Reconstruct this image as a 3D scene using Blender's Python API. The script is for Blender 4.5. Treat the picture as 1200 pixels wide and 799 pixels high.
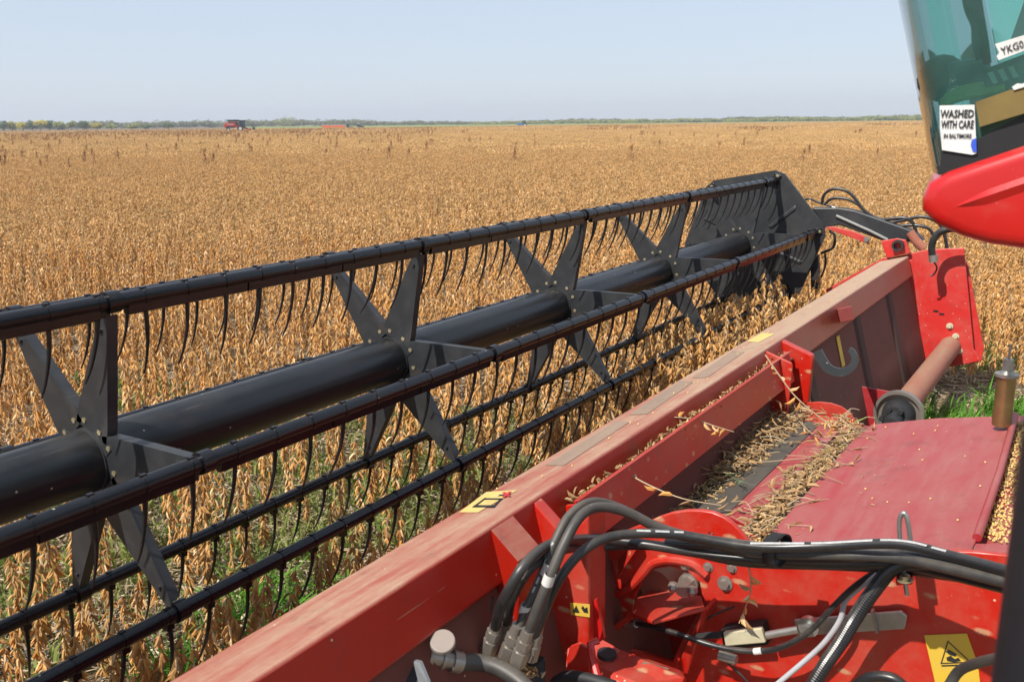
import bpy, bmesh, math, random
from mathutils import Vector, Matrix
R = math.radians
rnd = random.Random(7)
for o in list(bpy.data.objects): bpy.data.objects.remove(o)
sc = bpy.context.scene
C = sc.collection

# ------------------------------------------------------------------ camera
H = 2.45                                   # eye height above the soil
CAM = Vector((0, 0, H)); FPX = 1060.0
MX = Matrix(((0.5502444519136241, -0.20165440229808296, 0.810287939668411),
             (-0.834943558043371, -0.12123633761411429, 0.5368156157600041),
             (-0.010014889922076437, -0.9719245096589134, -0.2350796662923641)))
cd = bpy.data.cameras.new('camera'); cam = bpy.data.objects.new('camera', cd); C.objects.link(cam)
cr, cdn, cf = MX.col[0], MX.col[1], MX.col[2]
cam.matrix_world = Matrix(((cr[0], -cdn[0], -cf[0], 0), (cr[1], -cdn[1], -cf[1], 0), (cr[2], -cdn[2], -cf[2], H), (0, 0, 0, 1)))
cd.sensor_width = 36; cd.lens = FPX / 1200 * 36
cd.clip_start = .05; cd.clip_end = 12000
cd.dof.use_dof = True; cd.dof.focus_distance = 4.6; cd.dof.aperture_fstop = 6.3
sc.camera = cam
# ------------------------------------------------------------------ light
SUN_EL, SUN_AZ = R(50), R(166)             # azimuth counted from +X towards +Y
sv = Vector((math.cos(SUN_EL) * math.cos(SUN_AZ), math.cos(SUN_EL) * math.sin(SUN_AZ), math.sin(SUN_EL)))
w = bpy.data.worlds.new('World'); sc.world = w; w.use_nodes = True
nt = w.node_tree; bg = nt.nodes['Background']
sky = nt.nodes.new('ShaderNodeTexSky'); sky.sky_type = 'NISHITA'; sky.sun_disc = False
sky.sun_elevation = SUN_EL; sky.sun_rotation = math.pi / 2 - SUN_AZ
sky.air_density = 1.0; sky.dust_density = .6; sky.ozone_density = 1.0; sky.altitude = 0
mxs = nt.nodes.new('ShaderNodeMix'); mxs.data_type = 'RGBA'; mxs.inputs[0].default_value = .78   # a thin high veil over the blue
mxs.inputs[7].default_value = (3.8, 4.3, 5.2, 1); nt.links.new(sky.outputs[0], mxs.inputs[6]); nt.links.new(mxs.outputs[2], bg.inputs[0]); bg.inputs[1].default_value = .12
sd = bpy.data.lights.new('sun', 'SUN'); so = bpy.data.objects.new('sun', sd); C.objects.link(so)
sd.energy = 4.6; sd.angle = R(.6); sd.color = (1, .94, .86)
so.rotation_euler = sv.to_track_quat('Z', 'Y').to_euler()
sc.view_settings.view_transform = 'Standard'; sc.view_settings.look = 'None'
sc.view_settings.exposure = 0.45; sc.view_settings.gamma = 1

# ------------------------------------------------------------------ helpers
def ray(px, py): return MX @ Vector((px - 600, py - 399.5, FPX))
def AX(px, py, x): d = ray(px, py); return CAM + d * (x / d[0])
def AY(px, py, y): d = ray(px, py); return CAM + d * (y / d[1])
def AZ(px, py, z): d = ray(px, py); return CAM + d * ((z - H) / d[2])
def AP(px, py, p, n):
    d = ray(px, py); n = Vector(n); return CAM + d * ((Vector(p) - CAM).dot(n) / d.dot(n))

def wm(o):
    b = Matrix.LocRotScale(o.location, o.rotation_euler, o.scale)
    return (wm(o.parent) @ o.matrix_parent_inverse @ b) if o.parent else b
def setpar(o, p):
    if p is None: return o
    o.parent = p; o.matrix_parent_inverse = wm(p).inverted(); return o
def tag(o, label=None, cat=None, group=None, kind=None):
    for k, v in (('label', label), ('category', cat), ('group', group), ('kind', kind)):
        if v: o[k] = v
    return o
def thing(name, loc, label, cat, group=None):
    o = bpy.data.objects.new(name, None); C.objects.link(o); o.location = loc; o.empty_display_size = .1
    return tag(o, label, cat, group)

class MB:
    def __init__(s): s.v = []; s.f = []
    def add(s, vs, fs):
        n = len(s.v); s.v += [Vector(v) for v in vs]; s.f += [tuple(i + n for i in f) for f in fs]; return s
    def box(s, a, b, m=None):
        x0, y0, z0 = a; x1, y1, z1 = b
        vs = [Vector((x, y, z)) for z in (z0, z1) for y in (y0, y1) for x in (x0, x1)]
        if m: vs = [m @ v for v in vs]
        return s.add(vs, [(0, 2, 3, 1), (4, 5, 7, 6), (0, 1, 5, 4), (2, 6, 7, 3), (0, 4, 6, 2), (1, 3, 7, 5)])
    def prism(s, pts, d):                   # pts: ring of 3D points; d: extrusion vector
        n = len(pts); d = Vector(d); pts = [Vector(p) for p in pts]
        return s.add(pts + [p + d for p in pts], [tuple(range(n)), tuple(range(2 * n - 1, n - 1, -1))] + [(i, i + n, (i + 1) % n + n, (i + 1) % n) for i in range(n)])
    def px(s, yz, x0, x1): return s.prism([(x0, y, z) for y, z in yz], (x1 - x0, 0, 0))
    def cyl(s, a, b, r, r2=None, n=16, cap=True):
        a, b = Vector(a), Vector(b); r2 = r if r2 is None else r2
        t = (b - a).normalized(); u = t.orthogonal().normalized(); v = t.cross(u)
        ring = lambda c, rr: [c + (u * math.cos(2 * math.pi * i / n) + v * math.sin(2 * math.pi * i / n)) * rr for i in range(n)]
        fs = [(i, (i + 1) % n, (i + 1) % n + n, i + n) for i in range(n)]
        if cap: fs += [tuple(range(n - 1, -1, -1)), tuple(range(n, 2 * n))]
        return s.add(ring(a, r) + ring(b, r2), fs)
    def tube(s, pts, r, n=8, cap=True):
        pts = [Vector(p) for p in pts]; k = len(pts); rs = r if isinstance(r, (list, tuple)) else [r] * k
        vs = []; u = None
        for i, p in enumerate(pts):
            t = (pts[min(i + 1, k - 1)] - pts[max(i - 1, 0)]).normalized()
            u = t.orthogonal().normalized() if u is None else (u - t * u.dot(t)).normalized()
            v = t.cross(u)
            vs += [p + (u * math.cos(2 * math.pi * j / n) + v * math.sin(2 * math.pi * j / n)) * rs[i] for j in range(n)]
        fs = [(i * n + j, i * n + (j + 1) % n, (i + 1) * n + (j + 1) % n, (i + 1) * n + j) for i in range(k - 1) for j in range(n)]
        if cap: fs += [tuple(range(n - 1, -1, -1)), tuple(range((k - 1) * n, k * n))]
        return s.add(vs, fs)
    def disc_ring(s, c, ax, r0, r1, th, n=32):
        c = Vector(c); t = Vector(ax).normalized(); u = t.orthogonal().normalized(); v = t.cross(u); vs = []
        for z, r in ((0, r0), (0, r1), (th, r1), (th, r0)):
            vs += [c + t * z + (u * math.cos(2 * math.pi * i / n) + v * math.sin(2 * math.pi * i / n)) * r for i in range(n)]
        return s.add(vs, [(a * n + i, a * n + (i + 1) % n, ((a + 1) % 4) * n + (i + 1) % n, ((a + 1) % 4) * n + i) for a in range(4) for i in range(n)])
    def ball(s, c, r, n=8, sq=(1, 1, 1)):
        c = Vector(c); vs = [c + Vector((0, 0, r * sq[2]))]; m = n // 2
        for i in range(1, m):
            a = math.pi * i / m
            vs += [c + Vector((math.sin(a) * math.cos(2 * math.pi * j / n) * r * sq[0], math.sin(a) * math.sin(2 * math.pi * j / n) * r * sq[1], math.cos(a) * r * sq[2])) for j in range(n)]
        vs.append(c - Vector((0, 0, r * sq[2]))); L = len(vs) - 1
        fs = [(0, 1 + j, 1 + (j + 1) % n) for j in range(n)]
        for i in range(m - 2): fs += [(1 + i * n + j, 1 + (i + 1) * n + j, 1 + (i + 1) * n + (j + 1) % n, 1 + i * n + (j + 1) % n) for j in range(n)]
        fs += [(L, 1 + (m - 2) * n + (j + 1) % n, 1 + (m - 2) * n + j) for j in range(n)]
        return s.add(vs, fs)
    def mesh(s, name, mat=None, smooth=False):
        me = bpy.data.meshes.new(name); me.from_pydata([tuple(v) for v in s.v], [], s.f)
        bm = bmesh.new(); bm.from_mesh(me); bmesh.ops.recalc_face_normals(bm, faces=bm.faces); bm.to_mesh(me); bm.free()
        if mat: me.materials.append(mat)
        if smooth:
            me.polygons.foreach_set('use_smooth', [True] * len(me.polygons))
            try: me.set_sharp_from_angle(angle=R(38))
            except Exception: pass
        return me
    def build(s, name, mat, parent=None, smooth=False, bevel=0, seg=2):
        me = s.mesh(name, mat, smooth); o = bpy.data.objects.new(name, me); C.objects.link(o)
        if bevel:
            m = o.modifiers.new('bevel', 'BEVEL'); m.width = bevel; m.segments = seg; m.limit_method = 'ANGLE'; m.angle_limit = R(35); m.harden_normals = False
        return setpar(o, parent)

def spline(pts, n=8):
    pts = [Vector(p) for p in pts]; out = []
    P = [pts[0] * 2 - pts[1]] + pts + [pts[-1] * 2 - pts[-2]]
    for i in range(1, len(P) - 2):
        for k in range(n):
            t = k / n; a, b, c, d = P[i - 1], P[i], P[i + 1], P[i + 2]
            out.append(.5 * ((2 * b) + (c - a) * t + (2 * a - 5 * b + 4 * c - d) * t * t + (3 * b - a - 3 * c + d) * t ** 3))
    return out + [pts[-1]]

def plate(name, loops, x, th, mat, parent, bevel=.004):
    """a flat plate in the plane X = x with holes: loops of (y, z), the first one the outline"""
    cu = bpy.data.curves.new(name, 'CURVE'); cu.dimensions = '2D'; cu.fill_mode = 'BOTH'; cu.extrude = th / 2; cu.bevel_depth = bevel; cu.bevel_resolution = 1
    for lp in loops:
        sp = cu.splines.new('POLY'); sp.points.add(len(lp) - 1); sp.use_cyclic_u = True
        for i, (y, z) in enumerate(lp): sp.points[i].co = (y, z, 0, 1)
    t = bpy.data.objects.new('tmp', cu); C.objects.link(t)
    dg = bpy.context.evaluated_depsgraph_get(); me = bpy.data.meshes.new_from_object(t.evaluated_get(dg))
    bpy.data.objects.remove(t)
    me.transform(Matrix(((0, 0, 1, x), (1, 0, 0, 0), (0, 1, 0, 0), (0, 0, 0, 1)))); me.materials.clear(); me.materials.append(mat); me.name = name
    o = bpy.data.objects.new(name, me); C.objects.link(o); return setpar(o, parent)

def text(name, body, size, m, mat, parent, bold=0.0, align='CENTER', sx=1.0):
    cu = bpy.data.curves.new(name, 'FONT'); cu.body = body; cu.size = size; cu.align_x = align; cu.align_y = 'CENTER'; cu.offset = bold; cu.resolution_u = 2
    t = bpy.data.objects.new('tmp', cu); C.objects.link(t)
    dg = bpy.context.evaluated_depsgraph_get(); me = bpy.data.meshes.new_from_object(t.evaluated_get(dg)); bpy.data.objects.remove(t)
    me.transform(m @ Matrix.Diagonal((sx, 1, 1, 1))); me.materials.clear(); me.materials.append(mat); me.name = name
    o = bpy.data.objects.new(name, me); C.objects.link(o); return setpar(o, parent)

# ------------------------------------------------------------------ materials
def mat(name):
    m = bpy.data.materials.new(name); m.use_nodes = True; return m, m.node_tree.nodes, m.node_tree.links, m.node_tree.nodes['Principled BSDF']
def ramp(N, L, fac, stops):
    r = N.new('ShaderNodeValToRGB'); e = r.color_ramp.elements
    while len(e) < len(stops): e.new(.5)
    for i, (p, c) in enumerate(stops): e[i].position = p; e[i].color = (*c, 1) if len(c) == 3 else c
    L.new(fac, r.inputs[0]); return r
def noise(N, L, scale, detail=4, rough=.55, vec=None):
    n = N.new('ShaderNodeTexNoise'); n.inputs['Scale'].default_value = scale; n.inputs['Detail'].default_value = detail; n.inputs['Roughness'].default_value = rough
    if vec: L.new(vec, n.inputs['Vector'])
    return n
def mathn(N, L, op, a, b=None, c=None):
    n = N.new('ShaderNodeMath'); n.operation = op
    for i, q in enumerate((a, b, c)):
        if q is None: continue
        if isinstance(q, (int, float)): n.inputs[i].default_value = q
        else: L.new(q, n.inputs[i])
    return n.outputs[0]
def mixc(N, L, f, a, b):
    n = N.new('ShaderNodeMix'); n.data_type = 'RGBA'
    for s_, q in ((0, f), (6, a), (7, b)):
        if isinstance(q, (int, float)): n.inputs[s_].default_value = q
        elif isinstance(q, tuple): n.inputs[s_].default_value = (*q, 1)
        else: L.new(q, n.inputs[s_])
    return n.outputs[2]

def painted(name, col, dust=(.36, .25, .17), amount=.15, top=.45, rough=.32, specks=.5, xgrad=None, grime=(.06, .035, .025), coat=.12, spray=0, metal=0):
    """sprayed paint under field dust: dust settles on upward faces and in patches, seed and chaff specks stick to it"""
    m, N, L, P = mat(name); tc = N.new('ShaderNodeTexCoord'); ob = tc.outputs['Object']
    big = noise(N, L, 2.3, 6, .62, ob); fine = noise(N, L, 38, 4, .7, ob); mid = noise(N, L, 9, 5, .6, ob)
    geo = N.new('ShaderNodeNewGeometry'); sep = N.new('ShaderNodeSeparateXYZ'); L.new(geo.outputs['Normal'], sep.inputs[0])
    up = mathn(N, L, 'MULTIPLY', mathn(N, L, 'MAXIMUM', mathn(N, L, 'MULTIPLY', mathn(N, L, 'SUBTRACT', sep.outputs[2], .32), 1.47), 0), top)
    var = mathn(N, L, 'MULTIPLY', mathn(N, L, 'SUBTRACT', big.outputs[0], .42), 1.1)
    var2 = mathn(N, L, 'MULTIPLY', mathn(N, L, 'SUBTRACT', mid.outputs[0], .5), .7)
    d = mathn(N, L, 'ADD', mathn(N, L, 'ADD', up, amount), mathn(N, L, 'MULTIPLY', mathn(N, L, 'ADD', var, var2), .42))
    ms = N.new('ShaderNodeMapping'); ms.inputs['Scale'].default_value = (.7, 5, 5); L.new(ob, ms.inputs[0]); stn = noise(N, L, 3.2, 7, .68, ms.outputs[0])
    d = mathn(N, L, 'ADD', d, mathn(N, L, 'MULTIPLY', mathn(N, L, 'SUBTRACT', stn.outputs[0], .5), mathn(N, L, 'ADD', mathn(N, L, 'MULTIPLY', up, 2.0), .28)))   # rubbed streaks
    if xgrad:
        sp = N.new('ShaderNodeSeparateXYZ'); L.new(geo.outputs['Position'], sp.inputs[0])
        mr = N.new('ShaderNodeMapRange'); L.new(sp.outputs[0], mr.inputs[0])
        mr.inputs[1].default_value, mr.inputs[2].default_value, mr.inputs[3].default_value, mr.inputs[4].default_value = xgrad
        d = mathn(N, L, 'ADD', d, mr.outputs[0])
    d = mathn(N, L, 'MULTIPLY', d, mathn(N, L, 'ADD', mathn(N, L, 'MULTIPLY', fine.outputs[0], .7), .65))
    d = N_clamp(N, L, d)
    base = mixc(N, L, mathn(N, L, 'MULTIPLY', mid.outputs[0], .3), col, tuple(c * .62 for c in col))
    c = mixc(N, L, d, base, dust)
    st = noise(N, L, 5.5, 8, .72, ob)               # grey-brown grime, bare spots and scratches
    c = mixc(N, L, mathn(N, L, 'MULTIPLY', ramp(N, L, st.outputs[0], [(.56, (0, 0, 0)), (.68, (1, 1, 1))]).outputs[0], .28), c, grime)
    mq = N.new('ShaderNodeMapping'); mq.inputs['Scale'].default_value = (1.5, 46, 46); mq.inputs['Rotation'].default_value = (.1, .12, .25); L.new(ob, mq.inputs[0]); ln = noise(N, L, 2.6, 3, .5, mq.outputs[0])
    sc_ = mathn(N, L, 'MULTIPLY', mathn(N, L, 'GREATER_THAN', ln.outputs[0], .70), mathn(N, L, 'GREATER_THAN', big.outputs[0], .5))
    c = mixc(N, L, mathn(N, L, 'MULTIPLY', sc_, .35), c, dust)
    vo = N.new('ShaderNodeTexVoronoi'); vo.inputs['Scale'].default_value = 34; L.new(ob, vo.inputs['Vector'])
    lt = mathn(N, L, 'LESS_THAN', vo.outputs['Distance'], .12); sel = mathn(N, L, 'GREATER_THAN', vo.outputs['Color'], 1 - specks * .45)
    c = mixc(N, L, mathn(N, L, 'MULTIPLY', mathn(N, L, 'MULTIPLY', lt, sel), .75), c, (.62, .5, .34))
    if spray:                                # dried mud splashes
        v2 = N.new('ShaderNodeTexVoronoi'); v2.inputs['Scale'].default_value = 15; v2.inputs['Randomness'].default_value = 1
        mp = N.new('ShaderNodeMapping'); mp.inputs['Scale'].default_value = (1, .55, 1.3); L.new(ob, mp.inputs[0]); L.new(mp.outputs[0], v2.inputs['Vector'])
        rr = ramp(N, L, mathn(N, L, 'ADD', v2.outputs['Distance'], mathn(N, L, 'MULTIPLY', fine.outputs[0], .22)), [(.24, (1, 1, 1)), (.36, (0, 0, 0))])
        s2 = mathn(N, L, 'GREATER_THAN', v2.outputs['Color'], 1 - spray)
        c = mixc(N, L, mathn(N, L, 'MULTIPLY', mathn(N, L, 'MULTIPLY', rr.outputs[0], s2), .8), c, (.46, .27, .15))
    L.new(c, P.inputs['Base Color'])
    L.new(N_clamp(N, L, mathn(N, L, 'ADD', mathn(N, L, 'MULTIPLY', d, .6), rough)), P.inputs['Roughness'])
    P.inputs['Metallic'].default_value = metal; P.inputs['Coat Weight'].default_value = coat; P.inputs['Coat Roughness'].default_value = .2
    bp = N.new('ShaderNodeBump'); bp.inputs['Strength'].default_value = .12; bp.inputs['Distance'].default_value = .004
    L.new(mathn(N, L, 'ADD', big.outputs[0], mathn(N, L, 'MULTIPLY', fine.outputs[0], .25)), bp.inputs['Height']); L.new(bp.outputs[0], P.inputs['Normal'])
    return m
def N_clamp(N, L, v):
    n = N.new('ShaderNodeClamp'); L.new(v, n.inputs[0]); return n.outputs[0]
def simple(name, col, rough=.5, metal=0, var=.25, scale=20, bump=0, spec=.5):
    m, N, L, P = mat(name); tc = N.new('ShaderNodeTexCoord'); n = noise(N, L, scale, 4, .6, tc.outputs['Object'])
    L.new(mixc(N, L, n.outputs[0], tuple(c * (1 - var) for c in col), tuple(min(1, c * (1 + var)) for c in col)), P.inputs['Base Color'])
    P.inputs['Roughness'].default_value = rough; P.inputs['Metallic'].default_value = metal; P.inputs['Specular IOR Level'].default_value = spec
    if bump:
        b = N.new('ShaderNodeBump'); b.inputs['Strength'].default_value = bump; b.inputs['Distance'].default_value = .01; L.new(n.outputs[0], b.inputs['Height']); L.new(b.outputs[0], P.inputs['Normal'])
    return m
def organic(name, cols, trans=.25, rough=.7):
    """plant matter: every separate pod, leaf or straw gets its own shade, and so does every plant"""
    m, N, L, P = mat(name); geo = N.new('ShaderNodeNewGeometry'); oi = N.new('ShaderNodeObjectInfo')
    f = mathn(N, L, 'FRACT', mathn(N, L, 'ADD', geo.outputs['Random Per Island'], mathn(N, L, 'MULTIPLY', oi.outputs['Random'], .37)))
    r = ramp(N, L, f, [(i / (len(cols) - 1), c) for i, c in enumerate(cols)])
    hs = N.new('ShaderNodeHueSaturation'); L.new(r.outputs[0], hs.inputs['Color'])
    L.new(mathn(N, L, 'ADD', mathn(N, L, 'MULTIPLY', oi.outputs['Random'], .40), .88), hs.inputs['Value'])
    L.new(hs.outputs[0], P.inputs['Base Color']); P.inputs['Roughness'].default_value = rough; P.inputs['Specular IOR Level'].default_value = .25
    tr = N.new('ShaderNodeBsdfTranslucent'); L.new(hs.outputs[0], tr.inputs[0]); mx = N.new('ShaderNodeMixShader'); mx.inputs[0].default_value = trans
    L.new(P.outputs[0], mx.inputs[1]); L.new(tr.outputs[0], mx.inputs[2]); L.new(mx.outputs[0], N['Material Output'].inputs[0])
    return m

RED = (.46, .011, .004)
m_red = painted('red_paint', RED, amount=.03, top=.10, spray=.6, specks=.5)
m_redclean = painted('red_cab_paint', (.48, .008, .007), amount=-.06, top=.10, specks=.2, rough=.28, coat=.35)
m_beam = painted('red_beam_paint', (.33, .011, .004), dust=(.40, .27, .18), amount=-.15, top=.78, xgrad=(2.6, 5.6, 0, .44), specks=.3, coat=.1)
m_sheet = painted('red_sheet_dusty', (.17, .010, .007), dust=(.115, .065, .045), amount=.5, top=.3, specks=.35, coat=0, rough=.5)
m_cover = painted('red_cover_paint', (.34, .010, .018), dust=(.33, .17, .145), amount=.0, top=.36, specks=.25, rough=.42, coat=.1)
m_panel = painted('red_panel_paint', (.55, .022, .018), dust=(.42, .25, .19), amount=.03, top=.3, specks=.95, coat=.05, rough=.45)
m_tube = painted('torque_tube_paint', (.34, .04, .025), dust=(.30, .175, .11), amount=.45, top=.35, specks=.1, coat=0, rough=.55)
m_black = painted('black_reel_paint', (.010, .011, .013), dust=(.12, .11, .09), amount=-.10, top=.12, specks=.4, rough=.36, coat=.1)
m_arm = painted('grey_black_plate', (.024, .026, .029), dust=(.11, .105, .095), amount=.0, top=.10, specks=.2, rough=.42, coat=0)
m_bat = painted('black_bat_plastic', (.006, .006, .008), dust=(.040, .040, .042), amount=-.14, top=.16, specks=.45, rough=.27, coat=0)
m_tine = simple('black_tine_plastic', (.012, .012, .013), .42)
m_hose = painted('black_rubber_hose', (.018, .018, .019), dust=(.22, .19, .15), amount=-.04, top=.14, specks=.15, rough=.30, coat=0)
m_hoseg = painted('dusty_rubber_hose', (.035, .034, .033), dust=(.24, .20, .15), amount=.04, top=.20, specks=.05, rough=.42, coat=0)
m_rubber = simple('dark_rubber', (.02, .02, .021), .6)
m_zinc = simple('zinc_plated', (.42, .42, .39), .38, .8, .3, 30)
m_zincd = painted('dusty_zinc', (.42, .41, .38), dust=(.22, .13, .06), amount=.22, top=.0, specks=.2, rough=.3, coat=0, metal=.75)
m_bolt = simple('yellow_zinc_bolt', (.42, .36, .22), .4, .6, .3, 60)
m_belt = painted('black_belt', (.03, .03, .032), dust=(.2, .17, .12), amount=.12, top=.12, specks=.3, rough=.5, coat=0)
m_yel = painted('yellow_sticker', (.66, .43, .02), dust=(.5, .38, .2), amount=.12, top=.2, specks=.1, rough=.4, coat=0)
m_yeld = painted('dusty_yellow_sticker', (.66, .47, .08), dust=(.55, .42, .22), amount=.2, top=.3, specks=.2, rough=.5, coat=0)
m_ink = simple('black_ink', (.02, .02, .02), .5)
m_redink = simple('red_ink', (.5, .03, .03), .5)
m_blueink = simple('blue_ink', (.03, .09, .55), .5)
m_white = painted('white_label', (.68, .68, .66), dust=(.42, .37, .30), amount=.08, top=.1, specks=.4, rough=.5, coat=0)
m_grip = painted('grey_grip_tape', (.13, .11, .085), dust=(.36, .24, .17), amount=.42, top=.15, specks=.1, rough=.8, coat=0)
m_brass = simple('brass_cylinder', (.33, .26, .12), .38, .85, .5, 9)
m_grease = simple('greasy_dirt', (.10, .075, .05), .6, 0, .5, 30, .6)
m_ivory = simple('ivory_latch', (.48, .44, .30), .45, 0, .2, 20)
m_dark = simple('dark_cavity_metal', (.012, .010, .010), .6)
m_pod = organic('bean_pods', [(.68, .38, .12), (.50, .24, .06), (.76, .50, .22), (.60, .31, .09), (.32, .165, .065), (.82, .62, .36)], .22)
m_podfar = organic('bean_pods_far', [(.68, .41, .16), (.50, .29, .105), (.77, .52, .24), (.60, .35, .125), (.32, .19, .08), (.84, .62, .35)], .28)
m_stem = organic('dry_stems', [(.46, .36, .22), (.30, .21, .12), (.56, .45, .3)], .05)
m_straw = organic('straw_litter', [(.46, .36, .24), (.28, .20, .12), (.60, .50, .36), (.18, .12, .07)], .1)
m_grass = organic('green_grass', [(.19, .26, .05), (.27, .33, .09), (.34, .34, .13), (.12, .19, .03)], .4, .5)
m_lush = organic('lush_green_grass', [(.08, .24, .02), (.13, .32, .03), (.18, .36, .05), (.06, .18, .02)], .4, .45)
m_weed = organic('red_brown_weeds', [(.38, .20, .09), (.28, .14, .065), (.46, .28, .14)], .15)
m_debris = organic('chaff_debris', [(.33, .20, .09), (.24, .14, .06), (.42, .28, .14), (.18, .11, .05)], .12)
m_grain = organic('yellow_soybeans', [(.74, .58, .20), (.66, .48, .14), (.80, .66, .30)], .1, .4)

# ------------------------------------------------------------------ ground
def ground_mat():
    m, N, L, P = mat('soil_and_residue'); geo = N.new('ShaderNodeNewGeometry'); p = geo.outputs['Position']
    a = noise(N, L, 1.1, 8, .7, p); b = noise(N, L, 22, 6, .75, p); c = noise(N, L, 90, 3, .7, p)
    v = mathn(N, L, 'ADD', mathn(N, L, 'MULTIPLY', b.outputs[0], .6), mathn(N, L, 'MULTIPLY', c.outputs[0], .4))
    r = ramp(N, L, v, [(.36, (.07, .045, .026)), (.5, (.17, .115, .065)), (.6, (.30, .22, .13)), (.7, (.40, .31, .2))])
    g = ramp(N, L, a.outputs[0], [(.5, (0, 0, 0)), (.66, (1, 1, 1))])
    L.new(mixc(N, L, mathn(N, L, 'MULTIPLY', g.outputs[0], .35), r.outputs[0], (.09, .13, .03)), P.inputs['Base Color'])
    P.inputs['Roughness'].default_value = .95; P.inputs['Specular IOR Level'].default_value = .1
    bp = N.new('ShaderNodeBump'); bp.inputs['Strength'].default_value = .8; bp.inputs['Distance'].default_value = .04; L.new(v, bp.inputs['Height']); L.new(bp.outputs[0], P.inputs['Normal'])
    return m
g = MB(); S = 7000
g.add([(-S, -S, 0), (S, -S, 0), (S, S, 0), (-S, S, 0)], [(0, 1, 2, 3)])
tag(g.build('ground', ground_mat()), kind='structure')

def AZF(px, py, z=0): return AZ(px, py, z)

hz = MB(); hz.box((-900, -900, -1), (1900, 1900, 40))
m_hz = bpy.data.materials.new('dusty_air'); m_hz.use_nodes = True; N_ = m_hz.node_tree.nodes; N_.remove(N_['Principled BSDF'])
pv = N_.new('ShaderNodeVolumePrincipled'); pv.inputs['Color'].default_value = (.86, .92, 1, 1); pv.inputs['Density'].default_value = .00032; pv.inputs['Anisotropy'].default_value = .2
m_hz.node_tree.links.new(pv.outputs[0], N_['Material Output'].inputs['Volume'])
tag(hz.build('haze', m_hz), kind='stuff')
# ------------------------------------------------------------------ scattering (uncountable plants)
def scatter(name, variants, pts, kind='stuff', label=None):
    """pts: (x, y, z, tiltx, tilty, rotz, scale, index). variants: meshes instanced on the points"""
    me = bpy.data.meshes.new(name); me.from_pydata([p[:3] for p in pts], [], [])
    ra = me.attributes.new('rot', 'FLOAT_VECTOR', 'POINT'); sa = me.attributes.new('scl', 'FLOAT', 'POINT'); ia = me.attributes.new('idx', 'INT', 'POINT')
    ra.data.foreach_set('vector', [q for p in pts for q in (p[3], p[4], p[5])]); sa.data.foreach_set('value', [p[6] for p in pts]); ia.data.foreach_set('value', [p[7] for p in pts])
    o = bpy.data.objects.new(name, me); C.objects.link(o)
    col = bpy.data.collections.new(name + '_variants')
    for i, v in enumerate(variants):
        col.objects.link(bpy.data.objects.new('%s_variant_%02d' % (name, i), v))
    ng = bpy.data.node_groups.new(name + '_nodes', 'GeometryNodeTree')
    ng.interface.new_socket('Geometry', in_out='INPUT', socket_type='NodeSocketGeometry'); ng.interface.new_socket('Geometry', in_out='OUTPUT', socket_type='NodeSocketGeometry')
    N, L = ng.nodes, ng.links; gi = N.new('NodeGroupInput'); go = N.new('NodeGroupOutput'); ip = N.new('GeometryNodeInstanceOnPoints'); ci = N.new('GeometryNodeCollectionInfo')
    ci.inputs['Collection'].default_value = col; ci.inputs['Separate Children'].default_value = True; ci.inputs['Reset Children'].default_value = True
    def attr(n, t): a = N.new('GeometryNodeInputNamedAttribute'); a.data_type = t; a.inputs[0].default_value = n; return a.outputs[0]
    L.new(gi.outputs[0], ip.inputs['Points']); L.new(ci.outputs[0], ip.inputs['Instance']); ip.inputs['Pick Instance'].default_value = True
    L.new(attr('idx', 'INT'), ip.inputs['Instance Index']); e2r = N.new('FunctionNodeEulerToRotation'); L.new(attr('rot', 'FLOAT_VECTOR'), e2r.inputs[0]); L.new(e2r.outputs[0], ip.inputs['Rotation'])
    L.new(attr('scl', 'FLOAT'), ip.inputs['Scale']); L.new(ip.outputs[0], go.inputs[0])
    md = o.modifiers.new('scatter', 'NODES'); md.node_group = ng
    return tag(o, label, None, None, kind)

def pod(mb, p, d, ln, wd, bend=.2):
    """a soybean pod: a flattened, slightly curved spindle"""
    d = Vector(d).normalized(); u = d.orthogonal().normalized(); a = rnd.uniform(0, 6.28); v = d.cross(u); u2 = u * math.cos(a) + v * math.sin(a); v2 = d.cross(u2)
    p = Vector(p); rings = []
    for t, k in ((.28, 1), (.68, .9)):
        c = p + d * ln * t + u2 * (bend * ln * t * (1 - t))
        rings += [c + u2 * wd * k * .5, c + v2 * wd * k * .32, c - u2 * wd * k * .5, c - v2 * wd * k * .32]
    e = p + d * ln + u2 * (-bend * ln * .12)
    mb.add([p] + rings + [e], [(0, 1, 2), (0, 2, 3), (0, 3, 4), (0, 4, 1), (1, 5, 6, 2), (2, 6, 7, 3), (3, 7, 8, 4), (4, 8, 5, 1), (9, 6, 5), (9, 7, 6), (9, 8, 7), (9, 5, 8)])
def rod(mb, a, b, r, n=3): mb.cyl(a, b, r, r * .7, n, False)

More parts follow.
